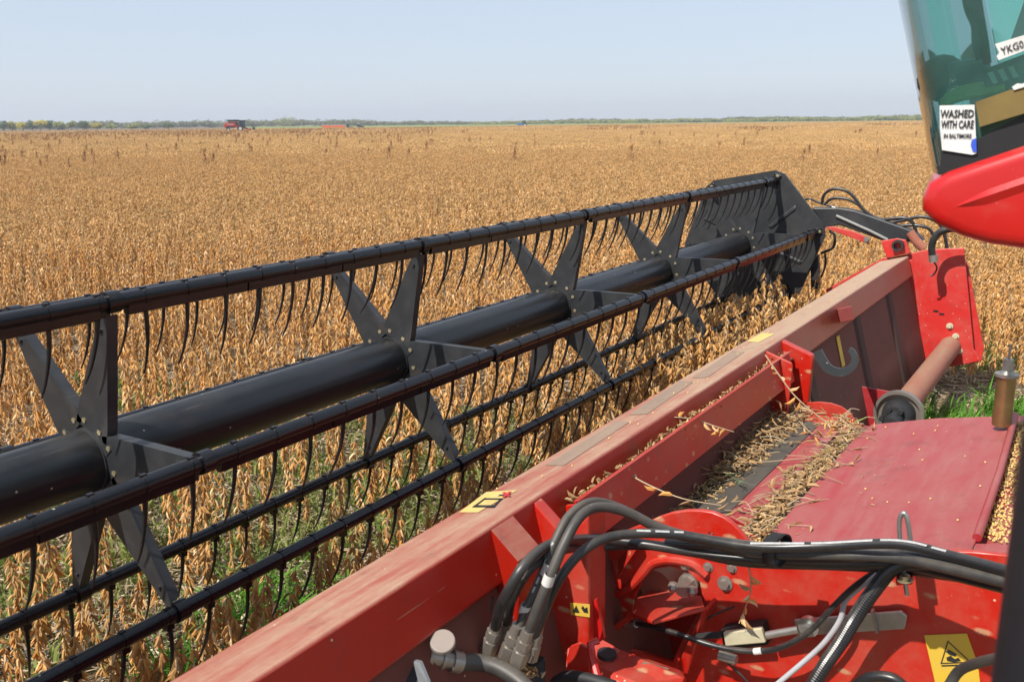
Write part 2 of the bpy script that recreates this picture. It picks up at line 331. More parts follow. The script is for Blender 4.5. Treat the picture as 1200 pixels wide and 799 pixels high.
def two(pods, stems, name):
    """one mesh, two materials"""
    me = bpy.data.meshes.new(name); nv = len(pods.v)
    me.from_pydata([tuple(v) for v in pods.v + stems.v], [], pods.f + [tuple(i + nv for i in f) for f in stems.f])
    return me, len(pods.f)
def plant(seed, h=.72, branches=4, step=.045, near=True):
    global rnd
    rnd = random.Random(seed); P, S_ = MB(), MB()
    for b in range(branches):
        a = rnd.uniform(0, 6.28); base = Vector((0, 0, 0 if b == 0 else rnd.uniform(.04, .12))); hh = h * (1 if b == 0 else rnd.uniform(.7, .97))
        lean = Vector((math.cos(a), math.sin(a), 0)) * (rnd.uniform(.02, .08) if b == 0 else rnd.uniform(.05, .15))
        path = [base + lean * (t ** .8) + Vector((rnd.uniform(-.01, .01), rnd.uniform(-.01, .01), (hh - base.z) * t)) for t in (0, .3, .65, 1)]
        for i in range(3): rod(S_, path[i], path[i + 1], .0038 - i * .0008)
        z = .14; L_ = len(path) - 1
        while z < hh:
            t = (z - base.z) / (hh - base.z)
            if t > .05:
                i = min(int(t * 3), 2); q = path[i].lerp(path[i + 1], min(max(t * 3 - i, 0), 1))
                for _ in range(rnd.choice((3, 3, 4, 4, 5))):
                    aa = rnd.uniform(0, 6.28)
                    dd = Vector((math.cos(aa) * .6, math.sin(aa) * .6, rnd.uniform(-1.7, -.55)))
                    pod(P, q, dd, rnd.uniform(.045, .070), rnd.uniform(.012, .017), .38)
            z += step * rnd.uniform(.7, 1.35)
    me, n = two(P, S_, 'bean_plant'); me.materials.append(m_pod); me.materials.append(m_stem)
    me.polygons.foreach_set('material_index', [0] * n + [1] * (len(me.polygons) - n)); return me
def mid_plant(seed, size=.62):
    """a small clump of plants for the middle distance"""
    global rnd
    rnd = random.Random(seed); P, S_ = MB(), MB()
    for k in range(4):
        x, y = rnd.uniform(-size / 2, size / 2), rnd.uniform(-size / 2, size / 2); h = rnd.uniform(.58, .8)
        for b in range(3):
            a = rnd.uniform(0, 6.28); top = Vector((x + math.cos(a) * .1, y + math.sin(a) * .1, h * rnd.uniform(.8, 1))); q0 = Vector((x, y, .02)); rod(S_, q0, top, .004)
            z = .3
            while z < 1:
                q = q0.lerp(top, z); aa = rnd.uniform(0, 6.28)
                pod(P, q, (math.cos(aa) * .6, math.sin(aa) * .6, rnd.uniform(-1.1, -.2)), rnd.uniform(.05, .072), .021); z += .062
    me, n = two(P, S_, 'bean_clump'); me.materials.append(m_podfar); me.materials.append(m_podfar)
    me.polygons.foreach_set('material_index', [0] * n + [1] * (len(me.polygons) - n)); return me
def far_patch(seed, size, n, ln, hmin=.35, hmax=.8, mt=None):
    global rnd
    rnd = random.Random(seed); P = MB()
    for k in range(n):
        x, y = rnd.uniform(-size / 2, size / 2), rnd.uniform(-size / 2, size / 2); z = hmax - (hmax - hmin) * rnd.random() ** 1.6; a = rnd.uniform(0, 3.14)
        u = Vector((math.cos(a), math.sin(a), rnd.uniform(-.3, .3))) * ln * rnd.uniform(.12, .25); v = Vector((rnd.uniform(-.25, .25), rnd.uniform(-.25, .25), 1)) * ln * rnd.uniform(.35, .6)
        c = Vector((x, y, z - v.z)); P.add([c - u, c + u, c + u * .6 + v, c - u * .7 + v * .9], [(0, 1, 2, 3)])
    return P.mesh('bean_patch', mt or m_podfar)

def fbm(x, y, s):
    from mathutils import noise as mn
    return mn.noise(Vector((x * s, y * s, 3.7))) + .5 * mn.noise(Vector((x * s * 2.3, y * s * 2.3, 9.1)))
def wedge(r0, r1, cell, a0=R(-9), a1=R(80), jit=.5):
    """jittered grid points between two distances from the combine, in the sector that the photo looks over"""
    out = []; n = int(r1 / cell) + 1
    for i in range(-int(r1 * .2 / cell) - 2, n):
        for j in range(-int(r1 * .2 / cell) - 2, n):
            x, y = (i + .5 + rnd.uniform(-jit, jit)) * cell, (j + .5 + rnd.uniform(-jit, jit)) * cell
            r = math.hypot(x, y)
            if r0 <= r < r1 and a0 <= math.atan2(y, x) <= a1: out.append((x, y))
    return out
def in_cut(x, y): return x < 8.95 and y < 2.42
near_v = [plant(100 + i, h=.64 + .02 * i, branches=(1, 2, 1, 2, 3, 2, 3, 4)[i], step=.038) for i in range(8)]
mid_v = [mid_plant(200 + i) for i in range(5)]
far_v = [far_patch(300 + i, 2.2, 330, .12, .36, .80) for i in range(4)]
vfar_v = [far_patch(400 + i, 9.0, 420, .38, .45, .84) for i in range(4)]
rnd = random.Random(11)
pts = []
xs = []
# close rows of plants
for (x, y) in [(i * .40 + rnd.uniform(-.07, .07), j * .115 + rnd.uniform(-.06, .06)) for i in range(-8, 44) for j in range(-70, 150)]:
    r = math.hypot(x, y)
    if r > 16 or in_cut(x, y) or math.atan2(y, x) > R(108) or y < -8: continue
    if x < 8.7 and y < 6.5:
        d = fbm(x, y, .55)
        keep = .78 if x < 5.0 else .95
        if y < 3.6 and x < 4.6: keep = .55
        if d > .12 and x < 5.0: keep *= .45
        if rnd.random() > keep: continue
    xs.append((x, y))
xs = [(x, y) for x, y in xs if (x < 6 and y < 6.5) or rnd.random() < (.62 if fbm(x, y, .8) > .18 else .93)]
for x, y in xs:
    pts.append((x, y, 0, rnd.gauss(0, .09), rnd.gauss(0, .09), rnd.uniform(0, 6.28), rnd.uniform(.85, 1.12), rnd.randrange(5) if y < 7.5 and x < 6 else rnd.randrange(2, 8)))
n0 = len(pts)
for x, y in wedge(16, 84, .46):
    if rnd.random() < (math.hypot(x, y) - 56) / 28: continue
    pts.append((x, y, 0, 0, 0, rnd.uniform(0, 6.28), rnd.uniform(.85, 1.12), 8 + rnd.randrange(5)))
for x, y in wedge(54, 190, 1.75):
    if rnd.random() > (math.hypot(x, y) - 52) / 26: continue
    pts.append((x, y, 0, 0, 0, rnd.uniform(0, 6.28), rnd.uniform(.92, 1.08), 13 + rnd.randrange(4)))
EDGE = {}
def field_edge(az):                          # how far the uncut beans reach in each direction
    return 420 if az > R(38) else 400 + 300 * (R(38) - az) / R(40)
for x, y in wedge(185, 760, 7.0):
    if math.hypot(x, y) < field_edge(math.atan2(y, x)): pts.append((x, y, 0, 0, 0, rnd.uniform(0, 6.28), rnd.uniform(.95, 1.05), 17 + rnd.randrange(4)))
scatter('soybean_crop', near_v + mid_v + far_v + vfar_v, pts, label='ripe golden brown soybean plants covering the whole field')
print('crop points', n0, len(pts))

# litter and grass between the plants
def litter(seed, n=26, size=.5):
    global rnd
    rnd = random.Random(seed); P = MB()
    for k in range(n):
        a = rnd.uniform(0, 6.28); c = Vector((rnd.uniform(-size, size) / 2, rnd.uniform(-size, size) / 2, rnd.uniform(.006, .035))); l = rnd.uniform(.03, .13)
        d = Vector((math.cos(a), math.sin(a), rnd.uniform(-.15, .2))) * l; q = Vector((-math.sin(a), math.cos(a), rnd.uniform(-.5, .5))) * rnd.uniform(.002, .006)
        P.add([c - d / 2 - q, c - d / 2 + q, c + d / 2 + q * .6, c + d / 2 - q * .6], [(0, 1, 2, 3)])
    return P.mesh('litter', m_straw)
def tuft(seed, n=16, h=.2, size=.12, mt=None):
    global rnd
    rnd = random.Random(seed); P = MB()
    for k in range(n):
        a = rnd.uniform(0, 6.28); b = Vector((rnd.uniform(-size, size), rnd.uniform(-size, size), 0)); l = h * rnd.uniform(.5, 1.2); wd = rnd.uniform(.003, .007)
        out = Vector((math.cos(a), math.sin(a), 0)); s = Vector((-out.y, out.x, 0)) * wd; m1 = b + out * l * .25 + Vector((0, 0, l * .65)); t = b + out * l * .75 + Vector((0, 0, l * rnd.uniform(.6, .95)))
        P.add([b - s, b + s, m1 + s, m1 - s, t], [(0, 1, 2, 3), (3, 2, 4)])
    return P.mesh('grass_tuft', mt or m_grass)
lv = [litter(500 + i) for i in range(5)]; tv = [tuft(600 + i, 18, .13, .13) for i in range(4)] + [tuft(620 + i, 16, .26, .1, m_lush) for i in range(3)]
rnd = random.Random(21); lp = []; gp = []
for i in range(11000):
    x, y = rnd.uniform(-3, 16), rnd.uniform(-3, 15)
    lp.append((x, y, 0, 0, 0, rnd.uniform(0, 6.28), rnd.uniform(.8, 1.4), rnd.randrange(5)))
scatter('straw_litter', lv, lp, label='grey brown straw and dead leaves on the soil')
for i in range(9000):
    x, y = rnd.uniform(0, 13), rnd.uniform(-1.5, 11); d = fbm(x + 40, y, .5)
    tall = False
    if y > 2.2 and x < 6.5: ok = d > .12 and rnd.random() < .8
    elif x > 5 and y < 2.1: ok = d > .15 or math.hypot(x - 7.9, y - .7) < .5; tall = math.hypot(x - 7.9, y - .7) < .6
    else: ok = d > .30
    if math.hypot((x - 2.55) * .8, y - 3.2) < .42: ok = True; tall = True
    if x < 4.9 and y < 1.6: ok = False
    if ok: gp.append((x, y, 0, 0, 0, rnd.uniform(0, 6.28), rnd.uniform(.7, 1.25), 4 + rnd.randrange(3) if tall else rnd.randrange(4)))
scatter('green_grass', tv, gp, label='fresh green grass growing between the dry bean plants')

# dark dead weeds standing above the beans
def weed(seed):
    global rnd
    rnd = random.Random(seed); P = MB()
    for k in range(60):
        a = rnd.uniform(0, 6.28); z = rnd.uniform(.5, 1.25); r = rnd.uniform(0, .32) * (1.35 - z); c = Vector((math.cos(a) * r, math.sin(a) * r, z))
        d = Vector((math.cos(a) * .4, math.sin(a) * .4, 1)) * rnd.uniform(.08, .2); q = Vector((-math.sin(a), math.cos(a), 0)) * rnd.uniform(.012, .03)
        P.add([c - q, c + q, c + d + q * .4, c + d - q * .4], [(0, 1, 2, 3)])
    P.cyl((0, 0, 0), (0, 0, 1.15), .012, .004, 5); return P.mesh('weed', m_weed)
wv = [weed(700 + i) for i in range(5)]; rnd = random.Random(31); wp = []
for i in range(8500):
    az = rnd.uniform(R(2), R(66)); r = rnd.uniform(45, 330); d = fbm(r * .02 + 5, az * 14, 1.0)
    left = az > R(38)
    if r < 110: ok = rnd.random() < (.10 if left else .02)
    elif left: ok = (d > -.15 and r > 130) or rnd.random() < .12
    else: ok = d > .38
    if ok: wp.append((r * math.cos(az), r * math.sin(az), 0, rnd.gauss(0, .08), rnd.gauss(0, .08), rnd.uniform(0, 6.28), rnd.uniform(.7, .98), rnd.randrange(5)))
scatter('dead_weeds', wv, wp, label='dark reddish dead weeds poking above the beans')

# a strip of green field beyond the beans
def polar(az, r, z=0): return Vector((r * math.cos(az), r * math.sin(az), z))
m_gf = simple('green_field_cover', (.20, .23, .07), .9, 0, .3, .02, 0, .1)
gf = MB(); n = 40; vs = []
for i in range(n + 1):
    az = R(-6) + R(56) * i / n; vs += [polar(az, field_edge(az) + 4, .03), polar(az, 1500, .03)]
gf.add(vs, [(2 * i, 2 * i + 2, 2 * i + 3, 2 * i + 1) for i in range(n)])
tag(gf.build('green_field', m_gf), kind='structure')

# ------------------------------------------------------------------ trees at the horizon
def leafmat(name, a, b): return organic(name, [a, b, tuple(.5 * (p + q) for p, q in zip(a, b)), tuple(p * .6 for p in a)], .25, .8)
m_lf = [leafmat('yellow_leaves', (.55, .44, .03), (.42, .38, .05)), leafmat('olive_leaves', (.20, .22, .05), (.27, .28, .06)), leafmat('green_leaves', (.07, .11, .04), (.11, .14, .045))]
m_bark = simple('tree_bark', (.12, .10, .08), .9)
def crown_faces(P, c, rx, rz, n, s):
    for k in range(n):
        while True:
            q = Vector((rnd.uniform(-1, 1), rnd.uniform(-1, 1), rnd.uniform(-1, 1)))
            if .3 < q.length < 1: break
        p = Vector(c) + Vector((q.x * rx, q.y * rx, q.z * rz)); u = Vector((rnd.gauss(0, 1), rnd.gauss(0, 1), rnd.gauss(0, 1))).normalized(); v = u.orthogonal().normalized() * s; u = u * s
        P.add([p - u - v, p + u - v * .6, p + u * .7 + v, p - u * .8 + v], [(0, 1, 2, 3)])
ti = 0
tree_labels = {0: 'yellow autumn tree', 1: 'olive green tree', 2: 'dark green tree'}
for (px, top, kind, wd) in ((4, 143, 2, 11), (14, 144, 0, 10), (27, 143.2, 0, 11), (38, 142.8, 2, 11), (47, 142.6, 0, 13), (58, 142.8, 2, 11), (69, 143.4, 1, 12), (84, 143.2, 1, 11), (97, 142.6, 2, 11), (101, 144.6, 0, 9), (114, 145, 0, 11), (131, 146, 1, 12), (155, 145.6, 1, 14), (171, 146.4, 2, 12), (197, 145.3, 2, 11)):
    rnd = random.Random(800 + px); d = ray(px, 150); az = math.atan2(d.y, d.x); r = 700 + rnd.uniform(-15, 15)
    base = polar(az, r); dd = d / math.hypot(d.x, d.y); hp = H + (ray(px, top) / math.hypot(*ray(px, top)[:2])).z * r
    hgt = max(hp, 3.0) * 1.22; rx = wd * r / FPX / 2 * 1.15
    side = 'left' if px < 60 else 'right'
    ordn = ('first', 'second', 'third', 'fourth', 'fifth', 'sixth', 'seventh', 'eighth', 'ninth', 'tenth', 'eleventh', 'twelfth', 'thirteenth', 'fourteenth', 'fifteenth')[ti]
    t = thing('horizon_tree', base, '%s on the far left horizon, %s tree from the left picture edge' % (tree_labels[kind], ordn), 'tree', 'trees on the left horizon')
    T = MB(); T.cyl(base, base + Vector((0, 0, hgt * .6)), .3, .12, 7)
    for a in range(4): T.cyl(base + Vector((0, 0, hgt * .4)), base + Vector((math.cos(a * 1.6) * rx * .6, math.sin(a * 1.6) * rx * .6, hgt * .7)), .12, .04, 5)
    T.build('trunk', m_bark, t)
    P = MB()
    for k in range(9):
        q = Vector((rnd.uniform(-.55, .55) * rx, rnd.uniform(-.55, .55) * rx, hgt * rnd.uniform(.35, .72))); crown_faces(P, base + q, rx * .55, hgt * .26, 60, .38)
    P.build('crown', m_lf[kind], t); ti += 1

# the long tree belts further off read as one mass
P = MB(); rnd = random.Random(90)
def belt(px0, px1, r, hfun, mats_out, step):
    px = px0
    while px < px1:
        d = ray(px, 150); az = math.atan2(d.y, d.x); rr = r(px) + rnd.uniform(-30, 30); h = hfun(px) * rnd.uniform(.72, 1.2); b = polar(az, rr)
        wdt = rnd.uniform(4, 7.5) * rr / 900
        for k in range(3):
            crown_faces(mats_out, b + Vector((rnd.uniform(-wdt, wdt) * .6, rnd.uniform(-wdt, wdt) * .6, h * rnd.uniform(.35, .62))), wdt * .7, h * .38, 46, .6 * rr / 900)
        px += step * rnd.uniform(.6, 1.4)
P1, P2 = MB(), MB()
belt(-10, 300, lambda p: 1000, lambda p: 7.0, P2, 3.2)
belt(300, 440, lambda p: 1050, lambda p: 7.4, P2, 3.0)
belt(330, 340, lambda p: 1000, lambda p: 10, P1, 6)
belt(380, 1150, lambda p: 1080, lambda p: 3.7 + 1.7 * max(0, (p - 400) / 700) + 1.0 * math.sin(p * .03), P2, 3.0)
belt(560, 1150, lambda p: 1020, lambda p: 3.3 + 1.5 * max(0, (p - 400) / 700), P1, 7.0)
tag(P1.build('bush_belt', m_lf[1]), 'olive green bushes in front of the far tree line', kind='stuff')
tag(P2.build('tree_belt', leafmat('grey_green_leaves', (.13, .14, .06), (.19, .185, .08))), 'low grey green tree line along the whole horizon', kind='stuff')

# ------------------------------------------------------------------ far machines
m_fr = simple('far_red', (.50, .03, .025), .45); m_fo = simple('far_orange', (.72, .14, .04), .5); m_fb = simple('far_blue', (.05, .14, .38), .45)
m_fd = simple('far_dark', (.03, .032, .035), .6); m_fg = simple('far_glass', (.05, .08, .09), .15); m_fw = simple('far_white', (.6, .6, .58), .5)
class Frame:
    """local frame for a far machine: x to the right of the picture, y away from us"""
    def __init__(s, px, r, z0=0):
        d = ray(px, 145); az = math.atan2(d.y, d.x); s.o = polar(az, r, z0); s.m = Matrix.Translation(s.o) @ Matrix.Rotation(az - math.pi / 2, 4, 'Z')
    def __call__(s, x, y, z): return s.m @ Vector((x, y, z))
def wheel(F, x, y, r, wd, parent):
    a = MB(); a.cyl(F(x, y, r), F(x, y + wd, r), r, r, 20); o = a.build('wheel', m_fd, parent)
    b = MB(); b.cyl(F(x, y - .03, r), F(x, y, r), r * .5, r * .5, 14); b.build('rim', m_fw, o)
F = Frame(276, 300, .35)
t = thing('combine_harvester', F.o, 'small red combine harvester working far off in the beans', 'combine harvester')
a = MB(); a.prism([F(-3.2, -1.5, 1.2), F(1.0, -1.5, 1.2), F(1.0, -1.5, 2.9), F(-1.9, -1.5, 3.0), F(-2.3, -1.5, 2.7), F(-3.1, -1.5, 2.6), F(-3.6, -1.5, 1.7)], F.m.to_3x3() @ Vector((0, 3, 0))); a.build('body', m_fr, t, bevel=.1)
a = MB(); a.add([F(-1.9, -1.3, 3.1), F(.9, -1.3, 3.1), F(.9, 1.3, 3.1), F(-1.9, 1.3, 3.1), F(-2.9, -1.9, 3.6), F(1.2, -1.9, 3.6), F(1.2, 1.9, 3.6), F(-2.9, 1.9, 3.6)], [(0, 1, 5, 4), (1, 2, 6, 5), (2, 3, 7, 6), (3, 0, 4, 7), (0, 3, 2, 1)]); a.build('grain_tank', m_fd, t)
a = MB(); a.prism([F(-3.1, -1.56, 1.25), F(-.2, -1.56, 1.25), F(-.2, -1.56, 1.7), F(-2.6, -1.56, 1.75)], F.m.to_3x3() @ Vector((0, .05, 0))); a.prism([F(-.1, -1.56, 1.9), F(.9, -1.56, 1.9), F(.9, -1.56, 2.8), F(-.1, -1.56, 2.8)], F.m.to_3x3() @ Vector((0, .05, 0))); a.build('side_grille', m_fd, t)
a = MB(); a.prism([F(-2.6, -1.57, 2.15), F(-.5, -1.57, 2.2), F(-.5, -1.57, 2.35), F(-2.5, -1.57, 2.3)], F.m.to_3x3() @ Vector((0, .05, 0))); a.build('pale_stripe', m_fw, t)
a = MB(); a.prism([F(1.1, -1.0, 1.5), F(2.9, -1.0, 1.5), F(3.0, -1.0, 3.2), F(1.1, -1.0, 3.2)], F.m.to_3x3() @ Vector((0, 2.0, 0))); cabf = a.build('cab', m_fg, t, bevel=.08)
a = MB(); a.box((1.0, -1.1, 3.2), (3.1, 1.1, 3.45), F.m); a.build('roof', m_fd, cabf, bevel=.05)
a = MB(); a.prism([F(2.2, -.6, 1.6), F(4.3, -.6, .7), F(4.3, -.6, .3), F(2.2, -.6, 1.0)], F.m.to_3x3() @ Vector((0, 1.2, 0))); a.build('feeder_house', m_fr, t)
a = MB(); a.box((4.2, -4.2, .15), (5.3, 4.2, .35), F.m); a.box((4.2, -4.2, .35), (4.35, 4.2, 1.15), F.m); a.build('header', m_fd, t)
a = MB(); a.cyl(F(5.3, -4, 1.0), F(5.3, 4, 1.0), .45, .45, 6); a.build('reel', m_fd, t)
for x, r in ((1.3, .95), (-2.3, .62)):
    for y in (-1.9, 1.4): wheel(F, x, y, r, .6, t)
a = MB(); a.tube([F(3.2, -1.4, 2.0), F(3.6, -1.5, 3.0), F(3.2, -1.5, 3.1)], .05, 6); a.build('mirror', m_fd, t)
for px, lab, r in ((384, 'left of two pale orange grain carts on the horizon', 430), (397.5, 'right of two orange grain carts, hitched behind the tractor', 430)):
    F = Frame(px, r, -.55)
    t = thing('grain_cart', F.o, lab, 'grain cart', 'orange grain carts on the horizon')
    a = MB(); a.prism([F(-2.0, -1.2, .9), F(2.0, -1.2, .9), F(2.9, -1.2, 2.35), F(-2.9, -1.2, 2.35)], F.m.to_3x3() @ Vector((0, 2.4, 0))); a.build('hopper', m_fo, t, bevel=.05)
    a = MB(); a.box((-2.9, -1.25, 2.35), (2.9, 1.25, 2.5), F.m); a.build('rim_rail', m_fw, t)
    for x in (-1, .9):
        for y in (-1.5, 1.1): wheel(F, x, y, .55, .4, t)
    a = MB(); a.cyl(F(2.2, 0, .8), F(3.5, 0, .6), .08); a.build('drawbar', m_fd, t)
def tractor(px, r, z0, body, label, roof, flip=1, s=1.0):
    F = Frame(px, r, z0); G = lambda x, y, z: F(x * flip * s, y * s, z * s); D = F.m.to_3x3()
    t = thing('tractor', F.o, label, 'tractor', 'tractors on the horizon')
    a = MB(); a.prism([G(.2, -.45, .9), G(2.2, -.45, .9), G(2.2, -.45, 1.6), G(.2, -.45, 1.8)], D @ Vector((0, .9 * s, 0))); a.build('bonnet', body, t, bevel=.06)
    a = MB(); a.prism([G(-1.1, -.75, 1.2), G(.3, -.75, 1.2), G(.25, -.75, 2.7), G(-1.0, -.75, 2.7)], D @ Vector((0, 1.5 * s, 0))); c = a.build('cab', m_fg, t)
    a = MB(); a.prism([G(-1.2, -.85, 2.7), G(.4, -.85, 2.7), G(.4, -.85, 2.88), G(-1.2, -.85, 2.88)], D @ Vector((0, 1.7 * s, 0))); a.build('roof', roof, c, bevel=.03)
    for x, r_ in ((-.7, .85), (1.7, .5)):
        for y in (-1.1, .7):
            a = MB(); a.cyl(G(x, y, r_), G(x, y + .4, r_), r_ * s, r_ * s, 18); w_ = a.build('wheel', m_fd, t)
            a = MB(); a.cyl(G(x, y - .04, r_), G(x, y, r_), r_ * .5 * s, r_ * .5 * s, 12); a.build('rim', roof, w_)
    a = MB(); a.cyl(G(1.3, -.2, 1.6), G(1.3, -.2, 2.4), .05 * s); a.build('exhaust', m_fd, t)
tractor(408.5, 430, -.55, m_fd, 'dark tractor hitched in front of the orange grain carts', m_fd, 1, .95)
tractor(421, 430, -.4, m_fd, 'dark tractor with white roof right of the grain carts', m_fw, 1, 1.0)
tractor(613, 470, -.5, m_fb, 'blue tractor with pale cab alone on the horizon', m_fw, -1, 1.35)
F = Frame(71, 600, .2)
t = thing('pickup_truck', F.o, 'small dark vehicle parked before the yellow trees far left', 'pickup truck')
a = MB(); a.prism([F(-2.4, -.9, .5), F(2.4, -.9, .5), F(2.4, -.9, 1.0), F(1.2, -.9, 1.1), F(.7, -.9, 1.7), F(-.6, -.9, 1.7), F(-.8, -.9, 1.1), F(-2.4, -.9, 1.1)], F.m.to_3x3() @ Vector((0, 1.8, 0))); a.build('body', m_fd, t, bevel=.05)
for x in (-1.5, 1.5):
    for y in (-.95, .7): wheel(F, x, y, .38, .25, t)

# ================================================================== the reel
YC, ZC, RR, PH = 2.8116, 1.345, .6, 1.9137
reel = thing('reel', (3.4, YC, ZC), 'long black pickup reel with hanging tines in front of the red beam', 'harvester reel')
HUBS = [.09, 1.645, 3.205, 4.749, 6.296, 8.03]
XE = 8.36                                    # the end plate
angs = {l: PH + i * math.pi / 3 for i, l in zip((-1, 0, 1, 2, 3, 4), 'EABCDF')}
secs = [-1.5] + HUBS
for i in range(len(secs) - 1):
    a = MB(); a.cyl((secs[i] + .012, YC, ZC), (secs[i + 1] - .012, YC, ZC), .107, .107, 48); a.build('centre_tube', m_black, reel, True)
a = MB(); a.cyl((8.03, YC, ZC), (8.09, YC, ZC), .107, .107, 40); a.cyl((8.09, YC, ZC), (8.5, YC, ZC), .04, .04, 20); a.build('shaft_end', m_black, reel, True)
TX = [1.436 + .1628 * k for k in range(-18, 43)]
def bat_mesh(fl):
    a = MB(); a.cyl((-1.5, 0, 0), (XE - .03, 0, 0), .0265, .0265, 20)
    for x in TX:
        if x > XE - .06: continue
        a.cyl((x - .006, 0, 0), (x + .006, 0, 0), .0288, .0288, 20); a.box((x - .009, -.007, .022), (x + .009, .007, .0315)); a.box((x - .014, -.012, -.045), (x + .014, .012, -.018))
    for h in HUBS:
        a.cyl((h - .022, 0, 0), (h + .022, 0, 0), .036, .036, 20)
    if fl:
        e = [-1.5] + HUBS + [XE]
        for i in range(len(e) - 1):
            x0 = e[i] + .045; L_ = (e[i + 1] - .045 - x0) / 3
            for j in range(3): a.prism([(x0 + j * L_ + .004, y, z) for y, z in ((-.020, -.014), (-.014, -.048), (-.008, -.051), (.010, -.048), (.018, -.014))], (L_ - .008, 0, 0))
    a.cyl((XE - .05, 0, 0), (XE - .012, 0, 0), .034, .034, 16)
    return a.mesh('bat', m_bat, True)
bm_f, bm_n = bat_mesh(True), bat_mesh(False)
bats = {}
for l, an in angs.items():
    o = bpy.data.objects.new('bat_tube', bm_n if l in 'CD' else bm_f); C.objects.link(o); o.location = (0, YC + RR * math.cos(an), ZC + RR * math.sin(an)); setpar(o, reel); bats[l] = o
tp = [(0, 0, -.018), (0, .002, -.07), (0, .013, -.13), (0, .029, -.18), (0, .050, -.23), (0, .077, -.275)]
def tine_into(a, x=0, y=0, z=0):
    pts = spline([(x + p[0], y + p[1], z + p[2]) for p in tp], 2)
    return a.tube(pts, [.0070 * (1 - i / len(pts)) ** .8 + .0020 for i in range(len(pts))], 6)
tm = tine_into(MB()).mesh('tine', m_tine, True)
spots = []
for l, o in bats.items():
    for x in TX:
        if x < XE - .08 and min(abs(x - h) for h in HUBS) > .012: spots.append((l, x, (Vector((x, o.location.y, o.location.z)) - CAM).length))
vis = sorted([s for s in spots if s[1] > (.85 if s[0] in 'ABC' else 1.0)], key=lambda s: s[2])[:100]
vs_ = set((s[0], s[1]) for s in vis)
for l, x, d in vis:
    o = bpy.data.objects.new('tine', tm); C.objects.link(o); b = bats[l]
    o.location = (x, b.location.y, b.location.z); setpar(o, b); o.rotation_euler = (rnd.gauss(0, .035), rnd.gauss(0, .035), rnd.gauss(0, .12))
a = MB()
for l, x, d in spots:
    if (l, x) not in vs_: tine_into(a, x, bats[l].location.y, bats[l].location.z)
o = a.build('tines', m_tine, reel, True); o['kind'] = 'stuff'
def arm_mesh():
    a = MB(); th = .005
    prof = [(.112, -.085), (.165, -.083), (.30, -.062), (.57, -.018), (.60, -.008), (.60, .008), (.57, .018), (.30, .062), (.165, .083), (.112, .085)]
    a.prism([(-th, r, t) for r, t in prof], (th, 0, 0))
    for sgn in (-1, 1):
        e = [(.13, .0835 * sgn), (.165, .0815 * sgn), (.30, .0605 * sgn), (.56, .0185 * sgn)]
        for i in range(3):
            (r0, t0), (r1, t1) = e[i], e[i + 1]
            a.prism([(0, r0, t0), (0, r1, t1), (0, r1, t1 - .004 * sgn), (0, r0, t0 - .004 * sgn)], (.034, 0, 0))
    for r, t in ((.50, -.004),):
        a.cyl((-.013, r, t), (-.005, r, t), .009, .009, 6)
    return a.mesh('arm', m_arm)
am = arm_mesh()
bo = MB(); bo.cyl((-.014, 0, 0), (0, 0, 0), .0105, .0095, 6); bo.cyl((-.003, 0, 0), (0, 0, 0), .016, .016, 14); boltm = bo.mesh('bolt', m_bolt)
for h in HUBS:
    ring = MB(); ring.disc_ring((h - .012, YC, ZC), (1, 0, 0), .1085, .165, .006, 48)
    ring.disc_ring((h - .03, YC, ZC), (1, 0, 0), .1075, .113, .05, 48)
    for k in range(3):
        q = PH + math.pi / 6 + k * 2 * math.pi / 3; c, s_ = math.cos(q), math.sin(q)
        m = Matrix.Translation((h - .02, YC, ZC)) @ Matrix.Rotation(q, 4, 'X'); ring.box((-.006, .108, -.045), (.03, .152, -.035), m); ring.box((-.006, .108, .035), (.03, .152, .045), m); ring.box((-.006, .108, -.035), (.0, .128, .035), m)
    ro = ring.build('hub_ring', m_arm, reel)
    for k in range(12):
        q = PH + (k // 2) * math.pi / 3 + (-.30 if k % 2 else .30)
        b = bpy.data.objects.new('bolt', boltm); C.objects.link(b); b.location = (h - .0125, YC + .145 * math.cos(q), ZC + .145 * math.sin(q)); setpar(b, ro)
    for l, an in angs.items():
        o = bpy.data.objects.new('spider_arm', am); C.objects.link(o); o.location = (h - .018, YC, ZC); o.rotation_euler = (an, 0, 0); setpar(o, reel)
poly = []
for k in range(6):
    an = PH - math.pi / 3 + k * math.pi / 3
    for da in (-.07, .07): poly.append((YC + .675 * math.cos(an + da), ZC + .675 * math.sin(an + da)))
ep = MB(); ep.px(poly, XE, XE + .006)
n = len(poly)
for i in range(n):                            # folded rim
    (y0, z0), (y1, z1) = poly[i], poly[(i + 1) % n]
    ep.prism([(XE + .006, y0, z0), (XE + .006, y1, z1), (XE + .006, YC + (y1 - YC) * .993, ZC + (z1 - ZC) * .993), (XE + .006, YC + (y0 - YC) * .993, ZC + (z0 - ZC) * .993)], (.03, 0, 0))
epo = ep.build('end_plate', m_arm, reel)
for k in range(6):
    an = PH + math.pi / 6 + k * math.pi / 3
    m = Matrix.Translation((XE, YC, ZC)) @ Matrix.Rotation(an, 4, 'X'); a = MB(); a.prism([m @ Vector(p) for p in ((-.001, .2, -.012), (-.001, .52, -.012), (-.012, .50, 0), (-.012, .22, 0))], m.to_3x3() @ Vector((0, 0, .024))); a.build('pressed_rib', m_arm, epo, bevel=.003)
for l, an in angs.items():
    m = Matrix.Translation((XE - .012, YC, ZC)) @ Matrix.Rotation(an, 4, 'X'); a = MB(); a.box((0, .53, -.035), (.012, .655, .035), m); o = a.build('bat_holder', m_bat, reel, bevel=.008)
    b = bpy.data.objects.new('bolt', boltm); C.objects.link(b); p = m @ Vector((-.001, .635, 0)); b.location = p; setpar(b, o)

